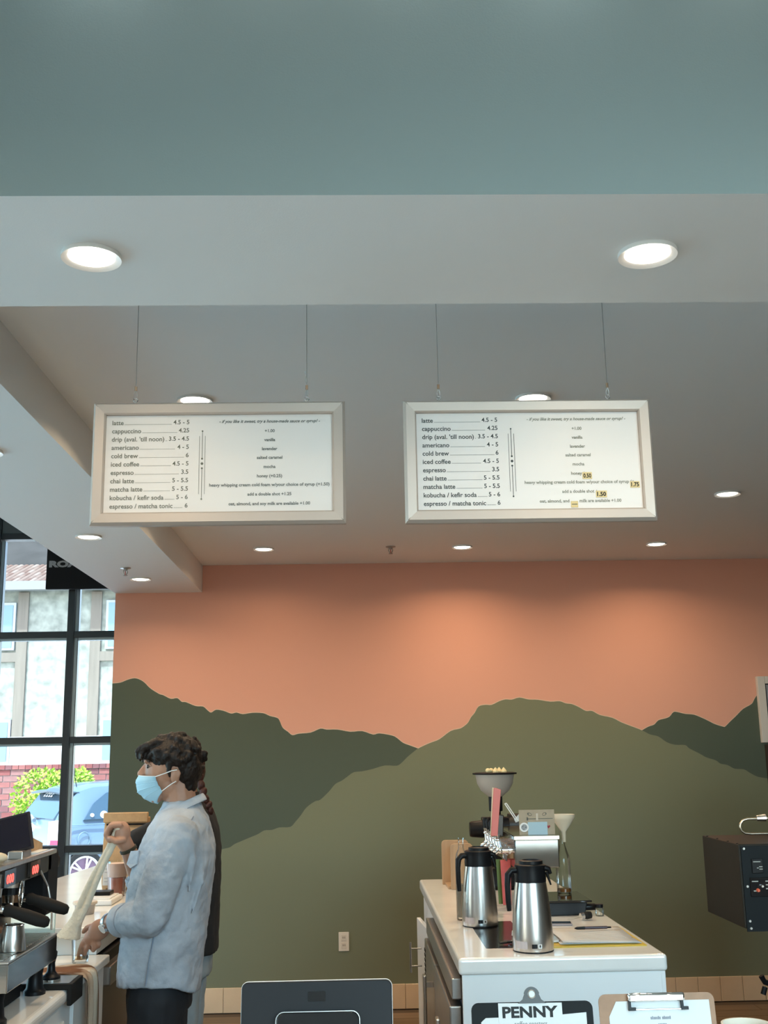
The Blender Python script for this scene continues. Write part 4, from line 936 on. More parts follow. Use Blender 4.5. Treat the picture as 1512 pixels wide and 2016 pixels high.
rot_build(MB().prism(rrect(.014, .0075, .002), -.0092, -.0075, 'y'), Rp, c0+Rp @ Vector((.0, 0, .071)), 'camera_window', BLACKG, pt)
rot_build(MB().prism(rrect(.066, .055, .012), -.020, -.008, 'y'), Rp, c0+Rp @ Vector((.002, 0, -.006)), 'stand_plate', BLACKG, pt, .002)
mb = MB(); pl = rrect(.0665, .0555, .0125); mb.tube([(a, -.0205, b) for a, b in pl+pl[:1]], .0009, 5); rot_build(mb, Rp, c0+Rp @ Vector((.002, 0, -.006)), 'plate_edge', STEEL, pt)
mb = MB(); mb.tube([(-.066, 1.88, 1.12), (-.066, 1.90, 1.02), (-.066, 1.93, .99)], [.03, .03, .03], 14); mb.build('stand_neck', BLACK, pt, smooth=60)
MB().lathe([(.09, .97), (.09, .978), (.06, .984), (.001, .985)], (-.066, 1.93, 0), 30).build('stand_foot', BLACK, pt, smooth=40)

def lean_board(name, xc, w_, ztop, y, mt, label, tilt=-12, h_=.30):
    T = thing(name, (xc, y, .97), label, 'clipboard', 'clipboards propped on the service counter')
    R = Matrix.Rotation(radians(tilt), 3, 'X'); c = Vector((xc, y, ztop))
    f = lambda mb, n, m_, p=None, bv=0.: rot_build(mb, R, c, n, m_, p or T, bv)
    mb = MB(); mb.prism([(a, b-h_/2) for a, b in rrect(w_/2, h_/2, .012)], -.0015, .0015, 'y'); f(mb, 'board', mt)
    return T, R, c, f
T, R, c, f = lean_board('black_clipboard', .2945, .2075, 1.197, 2.0, mat('black_board', (.007, .008, .008), .6, spec=.2), 'black clipboard with a coffee roaster price sheet on the service counter', -8, .235)
poly = [(-.088, -.21), (-.088, -.030), (-.080, -.0235), (-.0075+.03, -.0225), (.092, -.018), (.092, -.21)]
f(MB().prism(poly, -.0025, -.0015, 'y'), 'back_sheet', PAPER)
f(MB().prism([(-.058, -.21), (-.058, -.001), (.051, -.002), (.051, -.21)], -.0036, -.0026, 'y'), 'front_sheet', PAPER)
mb = MB(); put_text(mb, 'PENNY', .0235, (-.004, -.0038, -.0235), (1, 0, 0), (0, 0, 1), 'c', .095, fat=.0009); f(mb, 'sheet_title', mat('black_print', (.012, .012, .012), .7))
mb = MB(); put_text(mb, 'coffee roasters', .0115, (-.004, -.0038, -.0375), (1, 0, 0), (0, 0, 1), 'c', .056); f(mb, 'sheet_subtitle', mat('grey_print2', (.12, .12, .12), .7))
ho = [(.0085*cos(t), .0105+.0085*sin(t)) for t in [2*pi*i/20 for i in range(20)]]
mb = MB(); out = [(-.024, -.002), (-.016, .004), (-.0125, .012)] + [(.0135*cos(t), .0105+.0135*sin(t)) for t in [radians(a) for a in range(165, 14, -15)]] + [(.0125, .012), (.016, .004), (.024, -.002)]
n_ = len(out)
hole = [(.006*cos(radians(a)), .0125+.006*sin(radians(a))) for a in range(0, 360, 20)]
mb.prism(out, -.006, -.003, 'y'); cl = f(mb, 'hanging_clip', mat('gunmetal_clip', (.06, .057, .055), .45, .4))
mb = MB(); mb.prism(hole, -.0066, -.0028, 'y'); q = f(mb, 'clip_hole', mat('clip_hole_paint', (.62, .72, .75), .6), cl); 
mb = MB(); mb.tube([(a, -.0066, b) for a, b in hole+hole[:1]], .0012, 6); f(mb, 'hole_rim', STEEL, cl)
T, R, c, f = lean_board('brown_clipboard', .5085, .199, 1.206, 2.0, mat('hardboard_brown', (.30, .17, .10), .6, noise=.1, nscale=60), 'brown hardboard clipboard with a wide chrome clip on the service counter', -8, .245)
f(MB().prism([(-.0835, -.22), (-.0835, -.035), (-.070, -.0115), (.09, -.0115), (.093, -.22)], -.003, -.0015, 'y'), 'product_sheet', PAPER)
cl = f(MB().box((-.0505, -.012, -.0125), (.0475, -.003, .0015)), 'chrome_clip', CHROME, None, .004)
f(MB().box((-.046, -.0125, -.010), (.043, -.0118, -.006)), 'clip_ridge', STEEL, cl)
for x in (-.050, .040): f(MB().prism([(x, -.010), (x+.004, -.010), (x+.004, -.021), (x+.012, -.021), (x+.012, -.026), (x, -.026)], -.010, -.003, 'y'), 'clip_jaw', BLACK, cl)
f(MB().tube([(-.04, -.006, -.0245), (.045, -.006, -.0245)], .0013, 6), 'clip_wire', STEEL, cl)
mb = MB(); 
for i_ in range(14):
    if i_ != 7: mb.box((-.013+i_*.0025, -.0034, -.0405), (-.0114+i_*.0025, -.0032, -.0365+(.001 if i_ % 4 == 1 else 0)))
for i_ in range(6): mb.box((-.001+i_*.0025, -.0034, -.0495), (.0006+i_*.0025, -.0032, -.047))
for k_ in range(3): mb.box((-.062, -.0034, -.0545-k_*.006), (-.012, -.0032, -.0525-k_*.006))
f(mb, 'sheet_print', mat('blue_grey_print', (.16, .18, .22), .8))
o = thing('paper_cup_stack', (.668, 2.02, .97), 'stack of cream paper cups cut by the lower right corner', 'cups')
for i in range(4):
    z = .97+i*.016
    MB().lathe([(.045, z), (.0455, z+.004), (.031, z+.118), (.0305, z+.120), (.001, z+.120)] if False else [(.030, z), (.0305, z+.002), (.040, z+.125), (.0425, z+.128), (.0425, z+.132), (.039, z+.132), (.037, z+.125), (.028, z+.006), (.001, z+.005)], (.668, 2.02, 0), 36).build('paper_cup', mat('cream_paper_cup', (.70, .62, .50), .6), o, smooth=40)

# ================================================================== ROASTER (right) AND WALL PIECES
ro = thing('coffee_roaster', (1.72, 4.35, 0), 'black coffee roaster with a control box at the right edge', 'roaster')
MB().prism([(1.345, .995), (2.03, .968), (2.03, 1.277), (1.345, 1.277)], 4.0, 4.41, 'y').build('control_box', mat('brown_black_enamel', (.016, .012, .007), .5, spec=.25), ro, .003)
fp = box('front_panel', (1.352, 3.995, .985), (2.02, 4.0, 1.270), mat('blue_black_panel', (.004, .006, .007), .5, spec=.2), ro)
for x, z in ((1.362, 1.262), (1.364, 1.135), (1.363, 1.02), (1.365, .996)): MB().cyl((x, 3.995, z), (x, 3.991, z), .0042, n=10).build('screw', STEELD, fp)
for x, y in ((1.349, 4.02), (1.349, 4.12), (1.349, 4.24), (1.349, 4.36)): MB().cyl((x, y, 1.277), (x, y, 1.2795), .004, n=8).build('screw', BLACK, ro)
t_ = box('thermostat', (1.385, 3.990, 1.178), (1.425, 3.995, 1.228), BLACK, fp, .002)
mb = MB()
for a in ((1.390, 1.216, .026), (1.402, 1.195, .006), (1.410, 1.199, .012), (1.410, 1.191, .012)): mb.box((a[0], 3.9893, a[1]), (a[0]+a[2], 3.990, a[1]+.003))
mb.build('thermostat_print', mat('pale_print', (.40, .40, .36), .6), t_)
s_ = box('switch_plate', (1.374, 3.990, 1.10), (1.50, 3.995, 1.165), BLACKG, fp, .002)
mb = MB()
for a in ((1.380, 1.150, .022), (1.384, 1.118, .010), (1.428, 1.150, .02), (1.428, 1.138, .012), (1.428, 1.125, .02)): mb.box((a[0], 3.9893, a[1]), (a[0]+a[2], 3.990, a[1]+.0035))
mb.build('switch_print', MATS['pale_print'], s_)
MB().cyl((1.399, 3.99, 1.122), (1.399, 3.982, 1.122), .0065, .005, 12).build('red_button', mat('orange_red_button', (.65, .10, .04), .35), s_)
MB().cyl((1.413, 3.99, 1.136), (1.413, 3.978, 1.136), .005, .004, 12).build('toggle', STEEL, s_)
mb = MB(); mb.tube([(1.62, 4.3, 1.345), (1.49, 4.3, 1.343), (1.472, 4.3, 1.338), (1.462, 4.3, 1.326), (1.460, 4.3, 1.313), (1.464, 4.3, 1.30), (1.476, 4.3, 1.291), (1.50, 4.3, 1.288), (1.62, 4.3, 1.288)], .0045, 8); mb.build('gas_pipe', mat('pale_brass', (.62, .52, .40), .3, 1.), ro, smooth=60)
MB().cyl((1.525, 4.3, 1.345), (1.56, 4.3, 1.346), .010, .014, 10).build('pipe_fitting', STEEL, ro)
MB().tube([(2.42, 4.30, 1.42), (2.42, 5.0, 1.42)], .28, 36).build('drum_housing', BLACKM, ro, smooth=40)
box('pedestal', (2.02, 4.05, .12), (2.6, 4.95, 1.16), BLACKM, ro, .01)
box('base_frame', (2.02, 4.0, 0), (2.62, 5.05, .12), BLACKM, ro, .01)
mb = MB(); mb.tube([(2.03, 4.93, .61), (1.80, 5.0, .60), (1.748, 5.0, .62), (1.735, 5.0, .645)], .012, 8); mb.tube([(1.748, 5.0, .60), (1.737, 5.0, .57)], .012, 8); mb.build('chaff_latch', BLACK, ro)
o = thing('framed_board', (2.98, 7.53, 1.63), 'white framed grey board on the wall at the right photo edge', 'picture')
for a, b in (((2.752, 1.632), (2.805, 2.077)), ((3.165, 1.632), (3.218, 2.077)), ((2.805, 2.027), (3.165, 2.077)), ((2.805, 1.632), (3.165, 1.682))):
    box('frame_rail', (a[0], 7.51, a[1]), (b[0], 7.548, b[1]), mat('off_white_frame', (.58, .52, .46), .5), o, .003)
box('inner_trim', (2.80, 7.522, 1.677), (3.17, 7.535, 2.032), BLACKM, o)
box('board', (2.812, 7.518, 1.689), (3.158, 7.523, 2.020), mat('grey_board', (.25, .25, .27), .4), o)
o = thing('wall_cabinet', (2.98, 7.5, 1.05), 'dark cabinet hung below the framed board at the right edge', 'cabinet')
box('body', (2.775, 7.45, .98), (3.2, 7.548, 1.62), mat('dark_brown_cabinet', (.035, .026, .018), .6), o, .004)
box('door', (2.785, 7.44, .99), (3.19, 7.45, 1.61), mat('dark_brown_door', (.045, .034, .024), .5), o, .003)

# ================================================================== PEOPLE
def ringE(c, rx, ry, z, n=20, p=2.4, dz=None):
    out = []
    for j in range(n):
        t = 2*pi*j/n; a, b = cos(t), sin(t)
        out.append((c[0]+rx*math.copysign(abs(a)**(2/p), a), c[1]+ry*math.copysign(abs(b)**(2/p), b), z + (dz(a, b) if dz else 0)))
    return out

# ---------------- barista in the denim shirt, facing the counter (-X)
mn = thing('person', (-.66, 4.0, 0), 'person in a light denim shirt and blue face mask wringing a cloth over a glass', 'person')
YC = 4.0
mb = MB()
mb.ell((-.648, YC, 1.590), (.090, .073, .088)); mb.ell((-.690, YC, 1.560), (.058, .062, .092)); mb.ell((-.708, YC, 1.505), (.044, .048, .050)); mb.ell((-.66, YC, 1.51), (.055, .056, .045))
mb.capsule((-.742, YC, 1.592), (-.764, YC, 1.556), .007, .012); mb.ell((-.757, YC, 1.552), (.012, .016, .009))
mb.capsule((-.737, YC-.045, 1.598), (-.744, YC-.012, 1.602), .008, .008); mb.capsule((-.737, YC+.045, 1.598), (-.744, YC+.012, 1.602), .008, .008)
for s in (-1, 1):
    mb.ell((-.630, YC+s*.074, 1.545), (.017, .007, .028)); mb.ell((-.622, YC+s*.081, 1.556), (.014, .005, .017))
mb.capsule((-.630, YC, 1.52), (-.612, YC, 1.40), .054, .058)
mb.ell((-.622, YC, 1.30), (.095, .16, .13)); mb.ell((-.640, YC, 1.12), (.105, .15, .17)); mb.ell((-.665, YC, .93), (.10, .15, .12))
# arms: near (towards the camera) reaching down, far one raised
SN, EN, WN = Vector((-.600, 3.845, 1.350)), Vector((-.690, 3.80, 1.105)), Vector((-.858, 3.985, 1.062))
SF, EF, WF = Vector((-.61, 4.155, 1.350)), Vector((-.775, 4.165, 1.165)), Vector((-.828, 4.125, 1.300))
mb.capsule(SN, EN, .048, .042); mb.capsule(EN, EN.lerp(WN, .45), .040, .038); mb.capsule(EN.lerp(WN, .45), WN, .038, .026)
mb.capsule(SF, EF, .046, .040); mb.capsule(EF, EF.lerp(WF, .45), .038, .036); mb.capsule(EF.lerp(WF, .45), WF, .036, .026)
# near hand: palm, two fingers stretched into the glass, two curled, thumb up along the cloth
K = Vector((-.922, 4.02, 1.012))
mb.ell(WN.lerp(K, .5), (.042, .022, .034), Matrix.Rotation(radians(-38), 3, 'Y')); mb.ell(K+Vector((.006, 0, .004)), (.034, .020, .024), Matrix.Rotation(radians(-38), 3, 'Y'))
def finger(pts, r0=.0098, r1=.0072):
    n = len(pts)-1
    for i, (a, b) in enumerate(zip(pts, pts[1:])): mb.capsule(a, b, r0+(r1-r0)*i/n, r0+(r1-r0)*(i+1)/n)
finger([(-.938, 4.026, 1.008), (-.955, 4.036, .985), (-.963, 4.043, .964), (-.968, 4.046, .9495)], .0092, .0068)
finger([(-.922, 4.018, .998), (-.936, 4.030, .975), (-.943, 4.040, .960), (-.947, 4.046, .9495)], .0092, .0068)
finger([(-.908, 4.012, .996), (-.908, 4.016, .974), (-.914, 4.032, .966), (-.918, 4.042, .974)], .0095, .0075)
finger([(-.893, 4.006, 1.006), (-.890, 4.008, .988), (-.895, 4.022, .980), (-.899, 4.03, .986)], .009, .0072)
finger([(-.890, 4.010, 1.058), (-.918, 4.040, 1.046), (-.945, 4.060, 1.036), (-.958, 4.068, 1.022)], .0115, .008)
# far hand: fist round the twisted cloth
Cf = Vector((-.850, 4.118, 1.345))
mb.ell(Cf+Vector((.004, 0, .002)), (.030, .040, .042)); mb.capsule(WF, Cf+Vector((.002, 0, -.012)), .026, .030)
for k_, dy in enumerate((-.034, -.012, .011, .031)):
    y = 4.118+dy; q = (.004, .008, .005, -.004)[k_]
    finger([(-.846, y, 1.376+q*.5), (-.880, y, 1.372+q), (-.898, y+.002, 1.346), (-.884, y+.002, 1.324), (-.868, y, 1.330)], .0105, .0085)
finger([(-.836, 4.085, 1.325), (-.858, 4.072, 1.322), (-.876, 4.076, 1.334)], .012, .0095)
# legs under the trousers
for s in (-1, 1):
    mb.capsule((-.675, YC+s*.09, .90), (-.69, YC+s*.095, .50), .075, .055); mb.capsule((-.69, YC+s*.095, .50), (-.665, YC+s*.095, .10), .052, .038); mb.capsule((-.655, YC+s*.095, .055), (-.78, YC+s*.105, .04), .036, .03)
o = mb.build('body', SKIN, mn); remesh(o, .0042, 3, factor=.4)

# shirt
mb = MB(); tab = [(.868, -.680, .140, .182), (.94, -.674, .140, .188), (1.035, -.664, .142, .188), (1.147, -.653, .142, .190), (1.257, -.636, .138, .194), (1.320, -.626, .125, .190), (1.375, -.620, .105, .165), (1.412, -.616, .088, .125), (1.440, -.614, .070, .085), (1.462, -.616, .062, .066)]
rg = []
for i, (z, cx, rx, ry) in enumerate(tab):
    rg.append(ringE((cx, YC), rx, ry, z, 28, 2.3, (lambda a, b: .012*(1-a*a) - (.034 if a > 0 else .006)*a*a) if i == 0 else None))
mb.loft([[(-.688+(p[0]+.688)*.5, YC+(p[1]-YC)*.5, .872) for p in rg[0]]]+rg)
def sleeve(pts, rs):
    for (a, b), (r0, r1) in zip(zip(pts, pts[1:]), zip(rs, rs[1:])): mb.capsule(a, b, r0, r1, 16)
CN, CF = Vector((-.785, 3.905, 1.080)), EF.lerp(WF, .12)
sleeve([Vector((-.607, 3.855, 1.345)), Vector((-.648, 3.812, 1.225)), EN+Vector((.008, 0, -.004)), Vector((-.742, 3.855, 1.088)), CN], [.074, .068, .062, .058, .048])
sleeve([Vector((-.62, 4.145, 1.345)), Vector((-.70, 4.16, 1.235)), EF, CF], [.072, .064, .058, .050])
def fold(pts, r): mb.tube(pts, [r*.3]+[r]*(len(pts)-2)+[r*.3], 8)
for pts, r in (([(-.735, 3.80, 1.135), (-.700, 3.742, 1.115), (-.655, 3.742, 1.110)], .011), ([(-.760, 3.83, 1.118), (-.720, 3.755, 1.085), (-.672, 3.748, 1.072)], .010), ([(-.700, 3.758, 1.165), (-.655, 3.742, 1.150), (-.625, 3.755, 1.155)], .010),
               ([(-.640, 3.772, 1.33), (-.668, 3.757, 1.25), (-.700, 3.755, 1.18)], .011), ([(-.600, 3.775, 1.34), (-.625, 3.752, 1.26), (-.640, 3.745, 1.20)], .010),
               ([(-.560, 3.835, 1.36), (-.548, 3.822, 1.27), (-.560, 3.815, 1.17)], .012), ([(-.525, 3.88, 1.30), (-.525, 3.86, 1.20), (-.55, 3.835, 1.10)], .011),
               ([(-.760, 3.885, 1.25), (-.770, 3.875, 1.18), (-.775, 3.885, 1.10)], .009), ([(-.560, 3.852, 1.04), (-.61, 3.826, 1.00), (-.67, 3.822, .97)], .008)): fold([(p[0]+(.004 if p[0] < -.66 else 0), p[1]+.007, p[2]) for p in pts], r)
o = mb.build('denim_shirt', DENIM, mn); remesh(o, .0055, 7, .012, .045)
# rolled cuffs, collar, pocket, placket
def cuff(c, d, r, L):
    d = d.normalized(); R = d.to_track_quat('Z', 'Y').to_matrix()
    return MB().lathe([(r*.90, 0), (r*1.02, -.002), (r*1.10, .006), (r*1.12, L*.5), (r*1.06, L), (r*.96, L+.003), (r*.88, L-.004)], c, 26, R).build('rolled_cuff', DENIM, mn, smooth=60)
cuff(CN-(WN-EN).normalized()*.012, WN-EN, .050, .040); cuff(CF-(WF-EF).normalized()*.012, WF-EF, .049, .034)
mb = MB(); lo = []; hi = []; ot = []
for j in range(25):
    t = radians(-162+j*13.5); a, b = cos(t), sin(t)   # open towards the face (-X)
    f_ = (1-a)/2
    lo.append((-.617+.068*a, YC+.072*b, 1.452-.052*f_)); hi.append((-.613+.066*a, YC+.066*b, 1.498-.060*f_)); ot.append((-.614+.086*a-.016*f_, YC+.092*b, 1.462-.085*f_))
mb.loft([lo, hi, ot], close=False, wrap=False); mb.build('collar', DENIM, mn, solid=.005, sub=2, smooth=180)
def on_shirt(name, pts, mt, r=.0016):
    mb = MB(); mb.tube(pts, r, 6); return mb.build(name, mt, mn, smooth=60)
SEAM = mat('denim_seam', (.20, .245, .31), .9)
on_shirt('side_seam', [(-.690, 3.806, .89), (-.682, 3.804, .96), (-.668, 3.808, 1.04)], SEAM, .0022)
on_shirt('yoke_seam', [(-.565, 3.83, 1.392), (-.560, 3.90, 1.412), (-.545, 3.97, 1.40)], SEAM, .002)
# chest pocket flap on the near front
mb = MB(); mb.add([(-.772, 3.922, 1.300), (-.735, 3.868, 1.306), (-.740, 3.862, 1.262), (-.765, 3.885, 1.248), (-.784, 3.918, 1.258)], [(0, 1, 2, 3, 4)]); mb.build('pocket_flap', DENIM, mn, solid=.006)
# trousers and shoes
mb = MB(); mb.loft([ringE((-.676, YC), .106, .160, z, 24, 2.4) for z in (.78, .86, .93)])
for s in (-1, 1):
    mb.capsule((-.677, YC+s*.088, .83), (-.692, YC+s*.092, .50), .094, .074); mb.capsule((-.692, YC+s*.092, .50), (-.668, YC+s*.095, .10), .072, .056)
o = mb.build('dark_trousers', mat('navy_black_cotton', (.012, .014, .018), .8, noise=.2, nscale=20), mn); remesh(o, .008, 5, .008, .06)
mb = MB()
for s in (-1, 1): mb.capsule((-.64, YC+s*.095, .045), (-.80, YC+s*.108, .038), .045, .036)
o = mb.build('shoes', BLACK, mn); remesh(o, .008, 3)
# hair: short curls, longer on top
rh = random.Random(11); mb = MB()
mb.ell((-.643, YC, 1.612), (.097, .082, .074)); mb.ell((-.600, YC, 1.570), (.056, .074, .064)); mb.ell((-.592, YC, 1.520), (.030, .050, .036))
for i in range(150):
    u = rh.uniform(-.9, 1); t = rh.uniform(0, 2*pi); r_ = math.sqrt(1-u*u) if abs(u) < 1 else 0
    d = Vector((r_*cos(t), r_*sin(t), u)); p = Vector((-.643+d.x*.098, YC+d.y*.080, 1.612+d.z*.072))
    if p.x < -.655 and p.z < 1.600: continue
    if p.z < 1.565 and p.x < -.62: continue
    s_ = rh.uniform(.010, .019); mb.ell(p, (s_*1.2, s_, s_*.8), Matrix.Rotation(rh.uniform(0, 3), 3, 'Y'), 8, 6)
for i in range(26):   # fringe falling over the forehead
    y = YC+rh.uniform(-.062, .062); x0 = -.716+rh.uniform(-.012, .012); L = rh.uniform(.02, .05)
    pts = [(x0+.02, y, 1.668), (x0-.018, y+rh.uniform(-.006, .006), 1.650), (x0-.036-.2*L, y+rh.uniform(-.01, .01), 1.632), (x0-.034-.25*L, y+rh.uniform(-.012, .012), 1.642-L)]
    mb.tube(pts, [.012, .013, .010, .004], 8)
for s in (-1, 1): mb.capsule((-.655, YC+s*.070, 1.60), (-.650, YC+s*.068, 1.548), .012, .006)
o = mb.build('hair', HAIR, mn); remesh(o, .0040, 2, .010, .018, factor=.35)
for s in (-1, 1):
    e = MB().ell((-.722, YC+s*.036, 1.581), (.012, .012, .010), n=14, k=10).build('eye', mat('eye_white', (.17, .13, .11), .3), mn, smooth=180)
    MB().ell((-.7312, YC+s*.0395, 1.581), (.0040, .0075, .0075), n=12, k=8).build('iris', mat('dark_iris', (.02, .012, .008), .1), e, smooth=180)
    mb = MB(); mb.tube([(-.722, YC+s*.056, 1.597), (-.739, YC+s*.042, 1.606), (-.7475, YC+s*.016, 1.603)], [.0035, .0055, .004], 8, flat=.8); mb.build('eyebrow', HAIR, mn, smooth=60)
    mb = MB(); mb.tube([(-.716, YC+s*.051, 1.582), (-.728, YC+s*.046, 1.590), (-.734, YC+s*.034, 1.590), (-.733, YC+s*.024, 1.584)], .0028, 6); mb.build('eyelid', SKIN, mn, smooth=60)
# surgical mask with pleats and ear loops
MASK = mat('pale_blue_mask', (.36, .58, .70), .8, bump=.1, bscale=300)
cen = [(-.768, 1.551), (-.777, 1.535), (-.778, 1.515), (-.770, 1.492), (-.752, 1.472), (-.722, 1.458), (-.700, 1.452)]
sid = [(-.700, .066, 1.547), (-.697, .067, 1.538), (-.693, .067, 1.527), (-.688, .066, 1.517), (-.682, .064, 1.508), (-.678, .061, 1.500), (-.676, .058, 1.494)]
rg = []
for v in range(25):
    f_ = v/24*6; i = min(5, int(f_)); t = f_-i
    cx, cz = (cen[i][k_]+(cen[i+1][k_]-cen[i][k_])*t for k_ in (0, 1)); sx, sy, sz = (sid[i][k_]+(sid[i+1][k_]-sid[i][k_])*t for k_ in (0, 1, 2))
    pl_ = .0050*(((v % 7)/7)-.5) if 3 < v < 22 else 0
    row = []
    for j in range(21):
        u = -1+j/10; a = abs(u)**1.9
        row.append((cx+(sx-cx)*a - pl_*(1-abs(u)*.6), YC+sy*sin(u*pi/2)**1 if True else 0, cz+(sz-cz)*abs(u)**1.3))
    rg.append(row)
mb = MB(); mb.loft(rg, close=False, wrap=False); fm = mb.build('face_mask', MASK, mn, solid=.002, smooth=180)
for v in (7, 12, 17):
    mb = MB(); mb.tube([(p[0]-.0012*(1-abs(-1+j/10)), p[1]*1.0+(-.0008 if j < 10 else .0008), p[2]) for j, p in enumerate(rg[v])], [.0006]+[.0017]*19+[.0006], 6); mb.build('pleat', MASK, fm, smooth=60)
mb = MB(); mb.tube([(p[0]-.0008, p[1], p[2]) for p in rg[0]], .0014, 6); mb.build('nose_edge', mat('white_mask_edge', (.70, .74, .76), .8), fm, smooth=60)
for s in (-1, 1):
    mb = MB(); y = YC+s*.068
    mb.tube([(-.700, YC+s*.067, 1.546), (-.665, YC+s*.076, 1.557), (-.640, YC+s*.081, 1.566), (-.622, YC+s*.083, 1.568)], .0017, 6)
    mb.tube([(-.677, YC+s*.060, 1.497), (-.655, YC+s*.074, 1.512), (-.640, YC+s*.079, 1.522), (-.625, YC+s*.080, 1.530)], .0017, 6); mb.build('ear_loop', OFFW, fm)
# watch on the near wrist, bracelet on the far wrist
dW = (WN-EN).normalized(); RW = dW.to_track_quat('Z', 'Y').to_matrix(); cW = WN-dW*.012
wt = thing('wrist_watch', cW, 'steel wrist watch with a pale round face on the lower wrist', 'watch')
MB().lathe([(.0275, -.008), (.031, -.007), (.031, .007), (.0275, .008)], cW, 26, RW, close=False).build('strap', mat('watch_steel', (.36, .35, .34), .3, 1.), wt, smooth=30)
nW = (Vector((-.1, -.80, -.30))-dW*Vector((-.1, -.80, -.30)).dot(dW)).normalized()
q = MB().cyl(cW+nW*.027, cW+nW*.036, .0175, .0165, 24).build('watch_case', CHROME, wt, smooth=40)
MB().cyl(cW+nW*.036, cW+nW*.0366, .0145, n=22).build('dial', mat('pale_dial', (.62, .62, .60), .3), q)
dF = (WF-EF).normalized(); cF = WF-dF*.012
o = MB().lathe([(.0275, -.006), (.031, -.004), (.031, .005), (.0275, .007)], cF, 24, dF.to_track_quat('Z', 'Y').to_matrix(), close=False).build('wrist_band', mat('dark_green_band', (.035, .03, .015), .6), None, smooth=40); tag(o, 'dark wrist band on the raised wrist', 'bracelet')
# twisted straining cloth
mb = MB(); STR = mat('cream_muslin', (.60, .52, .40), .95, bump=.35, bscale=120)
a0, a1 = Vector((-.856, 4.098, 1.362)), Vector((-1.005, 4.075, 1.02))
for k_, (dx, dy) in enumerate(((-.0095, .0), (.0095, -.004))):
    pts = []; rs = []
    for i in range(15):
        t = i/14; p = a0.lerp(a1, t); spread = .85+.55*t
        pts.append(p+Vector((dx*spread+.0025*sin(9*t+k_), dy*spread, .0))); rs.append(.0078+.0052*t)
    mb.tube(pts, rs, 10)
rg = []
for i in range(7):
    t = i/6; c = a0.lerp(a1, .78+.22*t)+Vector((-.006*t, 0, -.02*t)); rx, ry = .017+.028*t**1.5, .010+.018*t
    dv = (a1-a0).normalized(); ux = Vector((dv.z, 0, -dv.x)); 
    rg.append([c + ux*(rx*cos(s_)*(1+.14*sin(3*s_+1))) + Vector((0, 1, 0))*(ry*sin(s_)) + Vector((0, 0, -.012*cos(s_)*t)) for s_ in [2*pi*j/22 for j in range(22)]])
mb.loft(rg); mb.ell(a0+Vector((.004, -.004, .004)), (.018, .014, .012))
o = mb.build('straining_cloth', STR, None); remesh(o, .0026, 1, .003, .02); tag(o, 'long twisted cream straining cloth held in both hands', 'cloth')

# ---------------- second person behind, black top, braided hair
YP = 4.70
p2 = thing('person', (-.70, YP, 0), 'person in a black top with a reddish braid standing behind the denim shirt', 'person')
mb = MB()
mb.ell((-.735, YP, 1.560), (.088, .072, .095)); mb.ell((-.775, YP, 1.520), (.052, .058, .085)); mb.capsule((-.822, YP, 1.555), (-.838, YP, 1.525), .007, .012); mb.ell((-.785, YP, 1.475), (.042, .045, .042))
for s in (-1, 1): mb.ell((-.72, YP+s*.073, 1.525), (.016, .007, .027))
mb.capsule((-.712, YP, 1.49), (-.695, YP, 1.40), .046, .050); mb.ell((-.685, YP, 1.28), (.085, .135, .13)); mb.ell((-.68, YP, 1.08), (.085, .125, .17)); mb.ell((-.70, YP, .90), (.09, .14, .11))
SA, EA, WA = Vector((-.715, 4.555, 1.345)), Vector((-.868, 4.52, 1.292)), Vector((-.825, 4.63, 1.13))
SB, EB, WB = Vector((-.705, 4.845, 1.345)), Vector((-.74, 4.88, 1.14)), Vector((-.80, 4.78, 1.02))
for a, b, c in ((SA, EA, WA), (SB, EB, WB)):
    mb.capsule(a, b, .040, .034); mb.capsule(b, c, .033, .023); d = (c-b).normalized(); h = c+d*.05; mb.ell(c+d*.035, (.036, .026, .026))
    for k_ in range(4): finger([h+Vector((0, -.024+.016*k_, 0)), h+d*.028+Vector((0, -.026+.017*k_, -.006)), h+d*.046+Vector((0, -.026+.017*k_, -.022))], .0085, .006)
    finger([c+d*.02+Vector((0, -.026, 0)), c+d*.045+Vector((.0, -.042, -.012)), c+d*.06+Vector((0, -.040, -.026))], .0095, .007)
for s in (-1, 1): mb.capsule((-.70, YP+s*.08, .86), (-.70, YP+s*.085, .48), .07, .05); mb.capsule((-.70, YP+s*.085, .48), (-.68, YP+s*.085, .10), .048, .036); mb.capsule((-.67, YP+s*.085, .05), (-.79, YP+s*.09, .04), .034, .028)
o = mb.build('body', SKIN, p2); remesh(o, .006, 3)
mb = MB(); rg = []
for z, cx, rx, ry in ((.842, -.688, .121, .165), (.90, -.686, .121, .160), (1.00, -.68, .118, .148), (1.077, -.678, .117, .146), (1.241, -.682, .121, .160), (1.323, -.685, .115, .165), (1.391, -.690, .095, .140), (1.435, -.697, .072, .10), (1.468, -.703, .058, .064)): rg.append(ringE((cx, YP), rx, ry, z, 26))
mb.loft(rg)
for a, b, c in ((SA, EA, WA), (SB, EB, WB)): mb.capsule(a, b, .058, .047); mb.capsule(b, b.lerp(c, .10), .046, .044)
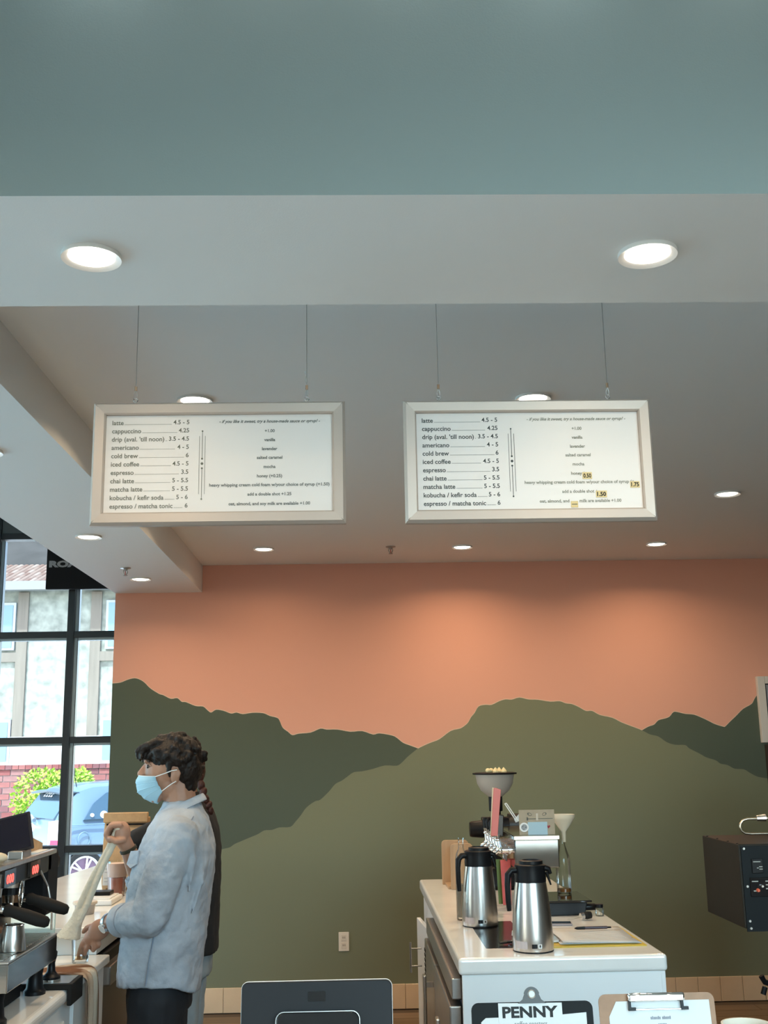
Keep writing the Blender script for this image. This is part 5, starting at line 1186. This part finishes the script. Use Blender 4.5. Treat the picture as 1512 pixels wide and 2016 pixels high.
o = mb.build('black_top', mat('black_cotton', (.010, .010, .011), .85, noise=.2, nscale=15), p2); remesh(o, .008, 5, .010, .07)
mb = MB(); mb.loft([ringE((-.695, YP), .105, .155, z, 24) for z in (.76, .83, .875)])
for s in (-1, 1): mb.capsule((-.70, YP+s*.08, .80), (-.703, YP+s*.083, .48), .084, .068); mb.capsule((-.703, YP+s*.083, .48), (-.685, YP+s*.085, .09), .066, .058)
o = mb.build('grey_jeans', mat('grey_blue_jeans', (.25, .28, .29), .9, noise=.15, nscale=12), p2); remesh(o, .008, 5, .008, .06)
mb = MB()
for s in (-1, 1): mb.capsule((-.65, YP+s*.085, .042), (-.80, YP+s*.092, .036), .042, .034)
o = mb.build('shoes', BLACK, p2); remesh(o, .008, 3)
RH = mat('auburn_hair', (.04, .012, .008), .5, spec=.3, noise=.4, nscale=50, bump=.5, bscale=70)
mb = MB(); mb.ell((-.722, YP, 1.585), (.094, .080, .078)); mb.ell((-.690, YP, 1.55), (.062, .074, .070)); mb.ell((-.66, YP-.02, 1.545), (.026, .026, .03))
o = mb.build('hair', RH, p2); remesh(o, .006, 3, .006, .03)
mb = MB(); bp_ = [(-.652, 4.62, 1.548), (-.640, 4.60, 1.525), (-.632, 4.595, 1.498), (-.622, 4.59, 1.470), (-.610, 4.59, 1.442), (-.598, 4.59, 1.418), (-.590, 4.592, 1.398)]
for i, (x, y, z) in enumerate(bp_): mb.ell((x, y, z), (.019-.0012*i, .016, .024-.001*i), Matrix.Rotation(radians(25 if i % 2 else -10), 3, 'Y'), 10, 8)
mb.build('braid', RH, p2, smooth=180)
for s in (-1, 1):
    e = MB().ell((-.812, YP+s*.032, 1.548), (.011, .011, .009), n=12, k=8).build('eye', MATS['eye_white'], p2, smooth=180)
    MB().ell((-.821, YP+s*.034, 1.548), (.003, .005, .005), n=10, k=7).build('iris', MATS['dark_iris'], e, smooth=180)
mb = MB(); mb.tube([(-.827, YP-.020, 1.487), (-.833, YP, 1.489), (-.827, YP+.020, 1.487)], [.003, .005, .003], 8); mb.build('lips', mat('lip_rose', (.35, .12, .09), .5), p2)
